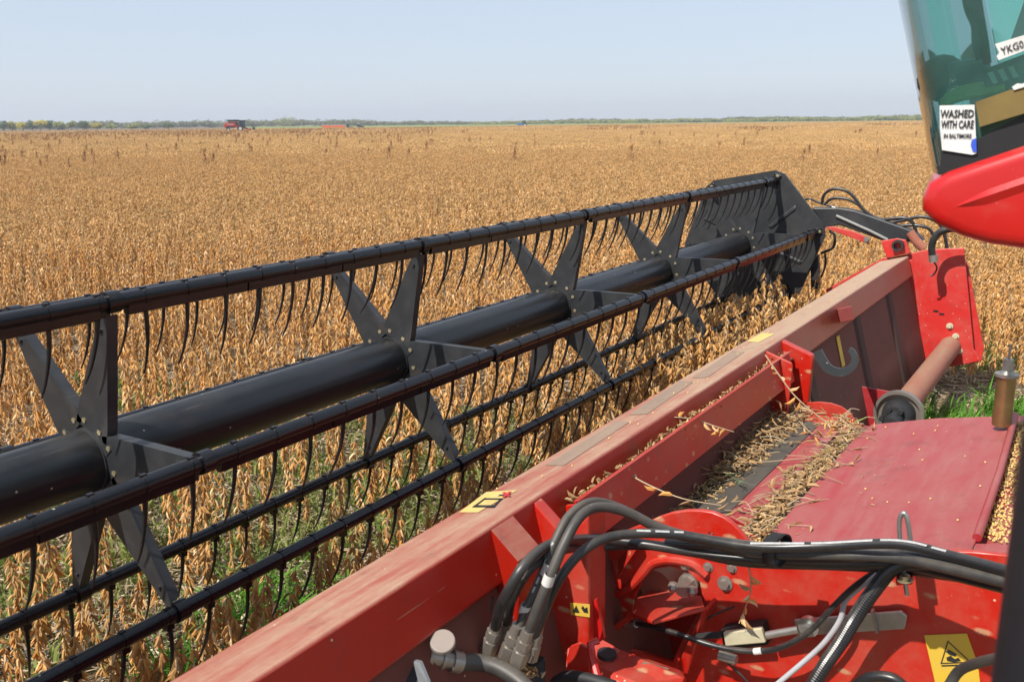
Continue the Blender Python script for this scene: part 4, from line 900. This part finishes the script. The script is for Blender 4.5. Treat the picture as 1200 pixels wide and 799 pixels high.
hose('lower_hose', [AX(px, py, x) for px, py, x in ((650, 800, 2.1), (665, 792, 2.1), (690, 795, 2.1), (720, 804, 2.1))], .018, m_rubber, comb)
# coupling block with the steel hose ends, on the header
cb = MB(); cb.prism([AX(562, 762, 1.98), AX(590, 752, 2.1), AX(640, 770, 2.1), AX(640, 830, 2.05), AX(560, 830, 1.95)], (.0, .12, -.02)); cbo = cb.build('coupling_block', m_dark, header, bevel=.006)
for (a0, a1, x, r) in (((571, 765), (583, 728), 1.92, .024), ((589, 752), (597, 722), 1.97, .018), ((592, 772), (607, 732), 1.925, .024), ((606, 778), (619, 738), 1.905, .024), ((622, 772), (632, 732), 1.985, .020)):
    A_, B_ = AX(*a0, x), AX(*a1, x); d = (B_ - A_); a = MB()
    a.cyl(A_, A_ + d * .42, r, r, 6); a.cyl(A_ + d * .42, A_ + d * .50, r * .8, r * .8, 16); a.cyl(A_ + d * .5, A_ + d * .72, r * .95, r * .95, 6); a.cyl(A_ + d * .72, B_, r * .78, r * .72, 16); a.build('hose_end', m_zincd, cbo)
a = MB(); c = AX(519, 753, 1.72); a.cyl(c, c + Vector((-.006, -.004, .012)), .036, .034, 28); a.build('dust_cap', painted('grey_cap', (.2, .2, .2), amount=.2, top=.2, coat=0, specks=.2), header, bevel=.003)
A_, B_ = AX(500, 768, 1.72), AX(540, 776, 1.80); d = B_ - A_; a = MB()
for f0, f1, r in ((0, .12, .030), (.12, .4, .024), (.4, .5, .029), (.5, .72, .022), (.72, 1.0, .030)): a.cyl(A_ + d * f0, A_ + d * f1, r, r, 24)
a.build('pipe_coupling', m_zincd, header)
a = MB(); c = AX(497, 770, 1.74); a.cyl(c + Vector((-.0, 0, 0)), c - d.normalized() * .03, .05, .048, 24); a.build('rubber_cap', m_rubber, header)
hose('dusty_hose', [AX(px, py, x) for px, py, x in ((540, 776, 1.80), (562, 776, 1.84), (585, 782, 1.86), (612, 800, 1.86), (630, 825, 1.84))], .024, m_hoseg, header, 14)
MB().prism([AX(545, 756, 1.9), AX(553, 722, 1.95), AX(575, 697, 2.02), (AX(580, 700, 2.02)), AX(572, 740, 1.97), AX(552, 760, 1.9)], (.012, .012, .0)).build('coupler_flap', m_rubber, header, bevel=.004)
MB().prism([AX(440, 800, 1.6), AX(452, 778, 1.6), AX(478, 768, 1.65), AX(492, 782, 1.65), AX(500, 815, 1.6)], (.02, .02, 0)).build('coupler_flap', m_rubber, header, bevel=.004)
MB().prism([AX(484, 774, 1.62), AX(492, 776, 1.62), AX(502, 800, 1.6), AX(492, 806, 1.6)], (.01, 0, 0)).build('cap_strap', simple('grey_plastic', (.16, .17, .18), .5), header)
hose('rust_wire', [AX(583, 636, 2.12), AX(583.5, 670, 2.12), AX(584, 708, 2.1)], .0022, simple('rusty_wire', (.35, .18, .10), .6), header, 6)
# ---- brass cylinder at the back corner of the cover
bc = AX(1174, 492, 4.25); a = MB(); a.cyl(bc + Vector((0, 0, -.02)), bc + Vector((-.02, 0, .20)), .038, .038, 28); bo_ = a.build('grease_cylinder', m_brass, comb, True)
a = MB(); q = bc + Vector((-.02, 0, .20)); a.cyl(q, q + Vector((0, 0, .012)), .047, .047, 28); a.cyl(q + Vector((0, 0, .012)), q + Vector((0, 0, .03)), .03, .02, 20); a.cyl(q + Vector((0, 0, .03)), q + Vector((0, 0, .075)), .024, .02, 12); a.cyl(q + Vector((0, 0, .075)), q + Vector((0, 0, .14)), .005, .005, 8); a.build('cylinder_cap', m_zincd, bo_, True)
# ---- handrail close to the lens
a = MB(); a.cyl((.80, .004, .9), (.80, .004, 2.75), .0345, .0345, 28); a.build('handrail', simple('black_handrail', (.012, .012, .015), .45), comb, True)

# ---- cab corner
XC = 2.2
def yc(z): return .328 + (z - 2.328) * .2784                    # front corner of the glass leans forward with height
vs = []; cols = []
path = [(0, -1.5), (0, -.9), (0, -.5), (0, -.2), (0, -.10), (.012, -.045), (.045, -.010), (.10, .012), (.35, .07), (.7, .10), (1.1, .07), (1.36, .012), (1.43, -.045), (1.45, -.10), (1.45, -.5), (1.45, -1.5)]
zs = [2.30, 2.32, 2.36, 2.42, 2.55, 2.7, 2.9, 3.2, 3.5]
for z in zs:
    for dx, dy in path: vs.append((XC + dx + (z - 2.3) * -.03 * (1 if dx < .7 else -1), (yc(z) + dy) if dy > -.4 else dy + .3, z))
n = len(path); gl = MB(); gl.add(vs, [(i * n + j, i * n + j + 1, (i + 1) * n + j + 1, (i + 1) * n + j) for i in range(len(zs) - 1) for j in range(n - 1)])
m_glass, N, L, P = mat('teal_tinted_glass')
tb = N.new('ShaderNodeBsdfTransparent'); tb.inputs[0].default_value = (.46, .74, .69, 1); gs = N.new('ShaderNodeBsdfGlossy'); gs.inputs['Roughness'].default_value = .03; fr = N.new('ShaderNodeFresnel'); fr.inputs[0].default_value = 1.5
df = N.new('ShaderNodeBsdfDiffuse'); df.inputs[0].default_value = (.14, .36, .32, 1)
tcg = N.new('ShaderNodeTexCoord'); ns = noise(N, L, 5, 5, .6, tcg.outputs['Object'])
m1 = N.new('ShaderNodeMixShader'); L.new(mathn(N, L, 'MULTIPLY', ns.outputs[0], .38), m1.inputs[0]); L.new(tb.outputs[0], m1.inputs[1]); L.new(df.outputs[0], m1.inputs[2])
m2 = N.new('ShaderNodeMixShader'); L.new(fr.outputs[0], m2.inputs[0]); L.new(m1.outputs[0], m2.inputs[1]); L.new(gs.outputs[0], m2.inputs[2]); L.new(m2.outputs[0], N['Material Output'].inputs[0])
glass = gl.build('cab_glass', m_glass, comb, True)
def gp_(px, py, x=XC - .012): return AX(px, py, x)
a = MB(); a.prism([gp_(1101, 124), gp_(1142, 123), gp_(1144.5, 180), gp_(1139, 181.5), (gp_(1104, 176)), gp_(1101.5, 150)], (.0012, 0, 0)); a.build('white_sticker', m_white, glass)
o = AX(1121.5, 152, XC - .0145); ex = (AX(1142, 152, XC - .0145) - o).normalized(); ez = (AX(1121.5, 125, XC - .0145) - o); ez = (ez - ex * ez.dot(ex)).normalized(); nx = ex.cross(ez)
def tm_(px, py, rot=0): p = AX(px, py, XC - .0145); return Matrix(((ex.x, ez.x, nx.x, p.x), (ex.y, ez.y, nx.y, p.y), (ex.z, ez.z, nx.z, p.z), (0, 0, 0, 1))) @ Matrix.Rotation(rot, 4, 'Z')
px2m = (AX(1142, 152, XC) - AX(1102, 152, XC)).length / 40
text('lettering', 'WASHED', 13.5 * px2m, tm_(1121.5, 134), m_ink, glass, .0006, sx=.70)
text('lettering', 'WITH CARE', 13.5 * px2m, tm_(1121.8, 146.5), m_ink, glass, .0006, sx=.52)
text('lettering', 'IN BALTIMORE', 7.5 * px2m, tm_(1122, 159.8), m_ink, glass, .0004, sx=.66)
a = MB(); c = [(1144, 162), (1139, 164), (1137.5, 170), (1139.5, 177), (1144.6, 179)]; a.prism([AX(x, y, XC - .0145) for x, y in c], (.001, 0, 0)); a.build('blue_mark', m_blueink, glass)
a = MB(); a.prism([gp_(1166, 52), gp_(1215, 37), gp_(1218, 53), gp_(1170, 71), gp_(1168, 66), gp_(1171, 62)], (.0012, 0, 0)); a.build('number_label', m_white, glass)
text('lettering', 'YKG01', 12.5 * px2m, tm_(1189, 55.5, .33), m_ink, glass, .0003, sx=.8)
m_int = simple('dark_cab_plastic', (.018, .026, .026), .6); m_sill = simple('black_sill', (.010, .010, .011), .5)
a = MB(); a.prism([AX(1100, 205, XC - .006), AX(1104, 172, XC - .006), AX(1128, 172, XC - .006), AX(1152, 160, XC - .006), AX(1230, 118, XC - .006), AX(1230, 170, XC - .006), AX(1150, 197, XC - .006)], (.02, 0, 0)); a.build('window_sill', m_sill, comb)
a = MB(); a.box((XC + .02, -1.15, 2.24), (XC + 1.42, .25, 2.3)); a.build('cab_floor', m_int, comb)
a = MB(); a.box((XC + .06, -1.2, 2.26), (XC + 1.40, -1.1, 3.4)); a.build('cab_back_wall', m_int, comb)
a = MB(); a.px([(.24, 2.3), (.30, 2.52), (.20, 2.58), (-.05, 2.52), (-.1, 2.3)], XC + .30, XC + .62); a.build('dashboard', m_int, comb, bevel=.02)
a = MB()
for k in range(3): a.prism([AX(1157 + k * 12, 86 - k * 3.5, XC + .05), AX(1163 + k * 12, 84 - k * 3.5, XC + .05), AX(1170 + k * 12, 97 - k * 3.5, XC + .05), AX(1164 + k * 12, 99 - k * 3.5, XC + .05)], (.004, 0, 0))
a.build('vent_slats', simple('pale_green_slat', (.42, .55, .45), .5), comb)
a = MB(); a.prism([AX(1150, 92, XC + .06), AX(1152, 82, XC + .06), AX(1230, 52, XC + .06), AX(1230, 100, XC + .06), AX(1156, 104, XC + .06)], (.03, 0, 0)); a.build('vent_panel', m_int, comb)
a = MB(); a.prism([AX(1143, 120, XC - .02), AX(1188, 104, XC - .02), AX(1230, 92, XC - .02), AX(1230, 124, XC - .02), AX(1148, 149, XC - .02)], (.004, 0, 0)); a.build('brown_pouch', simple('brown_pouch', (.17, .115, .03), .7, 0, .4, 14), comb)
a = MB(); a.prism([AX(1186, 102, XC - .024), AX(1192, 98, XC - .024), AX(1198, 98.5, XC - .024), AX(1204, 95, XC - .024), AX(1230, 88, XC - .024), AX(1230, 93, XC - .024), AX(1188, 106, XC - .024)], (.004, 0, 0)); a.build('torn_paper', m_white, comb)
a = MB(); a.prism([AX(1108, 73, XC + .2), AX(1155, 66, XC + .2), AX(1160, 108, XC + .2), AX(1109, 118, XC + .2)], (.03, 0, 0)); a.build('seat_back', simple('teal_grey_seat', (.07, .11, .12), .6), comb, bevel=.012)
a = MB(); a.ball(AX(1103, 92, XC + .24), .055, 16, (.8, 1, 1)); a.build('head_rest', m_int, comb, True)
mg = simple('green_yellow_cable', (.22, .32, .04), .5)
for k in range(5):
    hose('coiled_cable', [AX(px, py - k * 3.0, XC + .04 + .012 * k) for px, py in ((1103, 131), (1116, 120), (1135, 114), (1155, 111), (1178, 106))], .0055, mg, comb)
a = MB(); a.prism([AX(1148, 150, XC + .05), AX(1230, 122, XC + .05), AX(1230, 140, XC + .05), AX(1148, 166, XC + .05)], (.01, 0, 0)); a.build('green_liner', simple('dark_green_liner', (.07, .13, .03), .6), comb)
for l, r in (([(1126, -30), (1134, 10), (1142, 30), (1143, 48), (1148, 70)], .0075), ([(1142, -30), (1147, 10), (1153, 45), (1157, 75)], .0085), ([(1137, -10), (1142, 20), (1143, 45)], .004)):
    hose('wiper_arm', [AX(px, py, XC - .02 + .02) for px, py in l], r, m_rubber, comb)
a = MB(); a.prism([AX(1183, 50, XC + 1.0), AX(1215, -40, XC + 1.0), AX(1235, -40, XC + 1.0), AX(1205, 50, XC + 1.0)], (.05, 0, 0)); a.build('far_pillar', m_int, comb)
# red body panel under the glass
def nose_section(dx, k):
    """outline of the panel in (y, z); it curves back as it goes round the corner"""
    return [(p.y + k, p.z) for p in (AX(1081.5, 246, XC), AX(1082, 230, XC), AX(1090, 213, XC), AX(1112, 201, XC), AX(1150, 188, XC), AX(1200, 171, XC), AX(1260, 150, XC), AX(1700, 60, XC), AX(1700, 420, XC), AX(1260, 302, XC), AX(1200, 290.5, XC), AX(1160, 285, XC), AX(1128, 276, XC), AX(1100, 263, XC))]
secn = [(.05, -.016, .94), (.0, -.006, .97), (-.022, .0, 1)]
a = MB(); prof0 = nose_section(0, 0); cy, cz = .10, 2.27
rings = []
for dx, ins in ((.0, .020), (-.016, .011), (-.026, .0), (-.020, -.0), (.0, -.006), (.08, .004)):
    pass
ring_def = [(-.030, .030), (-.028, .016), (-.020, .006), (-.006, .0), (.05, .0), (.35, -.05), (.72, -.075), (1.1, -.05), (1.42, .0), (1.48, .03)]
m_ = len(prof0)
def inset(pr, d, grow=0):
    out = []; c = Vector((-.3, 2.27))
    for i, (y, z) in enumerate(pr):
        p0, p1, p2 = Vector(pr[i - 1]), Vector((y, z)), Vector(pr[(i + 1) % len(pr)])
        t = (p2 - p0).normalized(); nrm = Vector((t.y, -t.x));
        if nrm.dot(c - p1) < 0: nrm = -nrm
        q = p1 + nrm * d; out.append((q.x, q.y))
    return out
for dx, ins in ring_def:
    pr = inset(prof0, max(ins, 0)); yo = -ins if ins < 0 else 0
    rings.append([(XC + dx, y + (yo if y > -.2 else 0), z) for y, z in pr])
vs = [p for r_ in rings for p in r_]; fs = [(i * m_ + j, i * m_ + (j + 1) % m_, (i + 1) * m_ + (j + 1) % m_, (i + 1) * m_ + j) for i in range(len(rings) - 1) for j in range(m_)] + [tuple(range(m_)), tuple(range((len(rings) - 1) * m_, len(rings) * m_))]
a.add(vs, fs); nose = a.build('front_panel', m_redclean, comb, True)
a = MB(); cr_ = [AX(1118, 243, XC - .030), AX(1150, 232, XC - .031), AX(1200, 215, XC - .031), AX(1260, 196, XC - .031)]
P_ = spline(cr_, 5); vs = []
for i, p in enumerate(P_): k = .0016 + .012 * min(1, i / 6); vs += [p + Vector((.001, 0, k)), p + Vector((-.0065 * min(1, i / 3), 0, 0)), p + Vector((.001, 0, -k * 1.4))]
a.add(vs, [(3 * i + j, 3 * i + 3 + j, 3 * i + 4 + j, 3 * i + 1 + j) for i in range(len(P_) - 1) for j in (0, 1)]); a.build('crease', m_redclean, nose, True)

# ================================================================== stalks, chaff and beans lying on the machine
def dpod(mb, p, nrm=CN, ln=None, r=.9):
    a_ = rnd.uniform(0, 6.28); u = Vector(nrm).orthogonal().normalized(); v = Vector(nrm).cross(u); d = u * math.cos(a_) + v * math.sin(a_) + Vector(nrm) * rnd.uniform(-.1, .35); pod(mb, p, d, ln or rnd.uniform(.03, .055), rnd.uniform(.009, .014), .5)
def inpoly(x, y, P):
    c = False; n = len(P)
    for i in range(n):
        (x0, y0), (x1, y1) = P[i], P[i - 1]
        if (y0 > y) != (y1 > y) and x < (x1 - x0) * (y - y0) / (y1 - y0) + x0: c = not c
    return c
def fill(poly3, nrm, n, pile, what):
    """drop n pieces on the outline poly3 (points of a plane), heaped towards its middle"""
    nrm = Vector(nrm).normalized(); o = poly3[0]; u = nrm.orthogonal().normalized(); v = nrm.cross(u)
    P2_ = [((p - o).dot(u), (p - o).dot(v)) for p in poly3]; xs_ = [p[0] for p in P2_]; ys_ = [p[1] for p in P2_]; k = 0; cx, cy = sum(xs_) / len(xs_), sum(ys_) / len(ys_)
    while k < n:
        x, y = rnd.uniform(min(xs_), max(xs_)), rnd.uniform(min(ys_), max(ys_))
        if inpoly(x, y, P2_):
            what(o + u * x + v * y + nrm * rnd.uniform(0, pile) * rnd.random()); k += 1
rnd = random.Random(55)
ch, gr, tw = MB(), MB(), MB()
def put_chaff(nrm):
    def f(p):
        dpod(ch, p, nrm, rnd.uniform(.015, .04) if rnd.random() < .6 else rnd.uniform(.045, .075))
        if rnd.random() < .35:
            a_ = rnd.uniform(0, 6.28); d = Vector((math.cos(a_), math.sin(a_), rnd.uniform(-.1, .25))) * rnd.uniform(.03, .1); rod(tw, p, p + d, .0018)
    return f
def put_grain(nrm): return lambda p: gr.ball(p + Vector(nrm) * .003, rnd.uniform(.0032, .0042), 6)
def long_stem(nrm):
    def f(p):
        nrm_ = Vector(nrm); u = nrm_.orthogonal().normalized(); v = nrm_.cross(u); a_ = rnd.uniform(0, 6.28); d = u * math.cos(a_) + v * math.sin(a_); s_ = d.cross(nrm_); l = rnd.uniform(.06, .2)
        P_ = [p + nrm_ * .008, p + d * l * .5 + nrm_ * rnd.uniform(.01, .04) + s_ * rnd.uniform(-.02, .02), p + d * l + nrm_ * rnd.uniform(0, .03)]; tw.tube(spline(P_, 3), .0017, 4)
        for k in range(rnd.choice((0, 1, 2, 3))): pod(ch, P_[1 + (k % 2)], (rnd.uniform(-1, 1), rnd.uniform(-1, 1), rnd.uniform(-.3, .5)), rnd.uniform(.04, .065), .013, .6)
    return f
A1 = [cv(x, y, -.018) for x, y in ((868, 628), (880, 612), (925, 568), (955, 540), (985, 512), (1010, 505), (985, 530), (962, 560), (930, 590), (905, 625), (893, 642))]
A2 = [cv(x, y, -.014) for x, y in ((800, 560), (840, 520), (880, 495), (928, 480), (935, 492), (900, 515), (870, 535), (830, 555))]
A3 = [cv(x, y, -.014) for x, y in ((960, 497), (990, 488), (1010, 497), (990, 510))]
fill(A1, CN, 460, .045, put_chaff(CN)); fill(A1, CN, 300, .03, put_grain(CN))
fill(A2, CN, 700, .05, put_chaff(CN)); fill(A2, CN, 460, .03, put_grain(CN)); fill(A3, CN, 60, .015, put_chaff(CN)); fill(A3, CN, 60, .01, put_grain(CN))
G1 = [hp(x, a_, -.112) for x, a_ in ((2.48, -.036), (4.75, -.036), (4.75, -.012), (2.48, -.012))]
fill(G1, TU, 1300, .055, lambda p: pod(ch, p, (rnd.uniform(-1, 1), rnd.uniform(-.35, .35), rnd.uniform(-.2, .4)), rnd.uniform(.015, .045), rnd.uniform(.008, .013), .5)); fill(G1, TU, 160, .04, put_grain(TU))
G2 = [Vector((x, y, .875)) for x, y in ((3.05, 1.15), (4.75, 1.15), (4.75, 1.40), (3.05, 1.40))]
G3 = [Vector((x, y, .89)) for x, y in ((3.75, 1.24), (4.78, 1.22), (4.78, 1.42), (3.55, 1.42))]
fill(G3, (0, 0, 1), 520, .10, put_chaff((0, 0, 1))); fill(G3, (0, 0, 1), 70, .09, long_stem((0, 0, 1)))
fill(G2, (0, 0, 1), 500, .03, put_chaff((0, 0, 1))); fill(G2, (0, 0, 1), 900, .02, put_grain((0, 0, 1)))
fill(A1, CN, 60, .03, long_stem(CN)); fill(A2, CN, 80, .04, long_stem(CN)); fill(A3, CN, 12, .02, long_stem(CN))
gb = MB(); fill(A2, CN, 26, .05, lambda p: pod(gb, p, (rnd.uniform(-1, 1), rnd.uniform(-1, 1), rnd.uniform(0, .4)), rnd.uniform(.03, .07), .006, .4)); fill(A1, CN, 12, .05, lambda p: pod(gb, p, (rnd.uniform(-1, 1), rnd.uniform(-1, 1), rnd.uniform(0, .4)), rnd.uniform(.03, .06), .006, .4))
tag(gb.build('green_leaf_bits', m_grass), 'green leaf shreds among the chaff on the deck', kind='stuff')
T1 = [cv(x, y, -.042) for x, y in ((1188, 495), (1215, 495), (1180, 640), (1147, 628), (1160, 588))]
fill(T1, CN, 900, .012, put_grain(CN)); fill(T1, CN, 60, .01, put_chaff(CN))
fill([cv(x, y, .002) for x, y in cover_px], CN, 18, .001, put_grain(CN)); fill([cv(x, y, .003) for x, y in cover_px], CN, 7, .001, lambda p: pod(ch, p, (rnd.uniform(-1, 1), rnd.uniform(-1, 1), 0), .02, .006))
fill([hp(2.1, .01, .003), hp(8, .01, .003), hp(8, .23, .003), hp(2.1, .23, .003)], TU, 40, .001, put_grain(TU))
fill([AX(560, 765, 2.0), AX(600, 760, 2.0), AX(640, 775, 2.0), AX(600, 790, 1.95)], (0, 0, 1), 90, .03, lambda p: pod(ch, p, (rnd.uniform(-1, 1), rnd.uniform(-1, 1), .2), .03, .01))
# beans in the air and stuck on the reel
tag(ch.build('chaff', m_debris), 'brown pods and chaff heaped on the red feeder deck', kind='stuff')
tag(tw.build('broken_stems', m_stem), 'thin broken stems lying on the feeder deck', kind='stuff')
tag(gr.build('loose_soybeans', m_grain, None, True), 'loose yellow soybeans spilled on the red feeder cover', kind='stuff')
# single stalks that one can tell apart
def stalk(label, pts, pods, r=.0035, group='bean stalks lying on the machine'):
    P = [Vector(p) for p in pts]; t = thing('bean_stalk', P[0], label, 'bean stalk', group); MB().tube(spline(P, 5), [r * (1.2 - .7 * i / (5 * (len(P) - 1) + 1)) for i in range(5 * (len(P) - 1) + 1)], 6).build('stem', m_stem, t, True)
    for q, d, ln in pods:
        a = MB(); pod(a, q, d, ln, .015, .5); a.build('pod', m_pod, t, True)
def auto_pods(pts, n, ln=.06):
    S_ = spline([Vector(p) for p in pts], 8); out = []
    for k in range(n):
        p = S_[int(len(S_) * (.15 + .8 * k / n))]; out.append((p, Vector((rnd.uniform(-1, 1), rnd.uniform(-1, 1), rnd.uniform(-.9, .4))), ln * rnd.uniform(.75, 1.15)))
    return out
p1 = [AX(897, 416, 4.35), AX(912, 438, 4.25), AX(930, 462, 4.1), AX(952, 482, 4.0), AX(975, 498, 3.95), AX(990, 505, 3.9)]; stalk('longest dry stalk leaning up from the deck towards the beam bracket', p1, auto_pods(p1, 12))
p2 = [AX(769, 492, 3.3), AX(790, 489, 3.4), AX(815, 492, 3.5), AX(840, 500, 3.55), AX(860, 506, 3.6)]; stalk('curved stalk arching over the gutter lip with hanging pods', p2, auto_pods(p2, 9))
p3 = [AX(690, 534, 2.9), AX(725, 549, 2.85), AX(760, 568, 2.85), AX(800, 584, 2.85), AX(845, 592, 2.9)]; stalk('long thin stalk crossing from beam to deck above the hoses', p3, auto_pods(p3, 6))
p4 = [cv(808, 537, .02), cv(850, 541, .012), cv(895, 541, .01), cv(950, 536, .02)]; stalk('straight pale stem lying across the black belt strip', p4, auto_pods(p4, 2, .04))
p5 = [cv(935, 492, .02), cv(955, 510, .03), cv(980, 511, .03), cv(1010, 507, .02)]; stalk('short stalk at the far left corner of the feeder cover', p5, auto_pods(p5, 8, .05))
p6 = [AX(878, 665, 2.5), AX(880, 690, 2.55), AX(872, 715, 2.6), AX(866, 730, 2.58)]; stalk('small pod cluster hanging on the red wall below the hoses', p6, auto_pods(p6, 9, .05), .0025)
# green sprig on the belt
sg = thing('green_sprig', cv(850, 560), 'small feathery green sprig lying on the black belt strip', 'sprig'); a = MB()
b0, b1 = cv(828, 545, .012), cv(872, 568, .02)
a.tube([b0, b0.lerp(b1, .5) + Vector((0, 0, .01)), b1], .002, 5); a.build('stem', m_grass, sg); a = MB()
for k in range(34):
    p = b0.lerp(b1, k / 34) + Vector((0, 0, .006)); d = Vector((rnd.uniform(-1, 1), rnd.uniform(-1, 1), rnd.uniform(0, .5))).normalized() * rnd.uniform(.03, .06) + (b1 - b0) * .15; s = d.cross(Vector((0, 0, 1))).normalized() * .0022
    a.add([p - s, p + s, p + d], [(0, 1, 2)])
a.build('needles', organic('blue_green_needles', [(.16, .26, .14), (.26, .36, .24), (.12, .2, .1)], .2), sg)
lf = thing('green_leaf', cv(1010, 498), 'narrow green leaf at the far edge of the feeder cover', 'leaf'); a = MB(); q0, q1 = cv(995, 497, .01), cv(1020, 487, .03)
s = Vector((.006, .006, 0)); a.add([q0, q0.lerp(q1, .5) + s, q1, q0.lerp(q1, .5) - s], [(0, 1, 2, 3)]); a.build('blade', m_grass, lf)

# bean plants swept against the far end of the reel (gathered by the bats)
rnd = random.Random(77); sp_ = []
for i in range(420):
    x = rnd.uniform(4.3, 8.3) if i % 2 else rnd.uniform(6, 8.3); y = rnd.uniform(1.95, 2.75); sp_.append((x, y, rnd.uniform(.06, .34) * (1 if x > 5 else .4), rnd.gauss(-.1, .3), rnd.gauss(0, .3), rnd.uniform(0, 6.28), rnd.uniform(.85, 1.1), rnd.randrange(8)))
for i in range(130):
    x = rnd.uniform(1.6, 5.2); y = rnd.uniform(2.15, 2.8); sp_.append((x, y, rnd.uniform(0, .06), rnd.gauss(-.1, .2), rnd.gauss(0, .2), rnd.uniform(0, 6.28), rnd.uniform(.8, 1.0), rnd.randrange(8)))
scatter('gathered_soybeans', near_v, sp_, label='bean plants being swept over the knife by the reel')
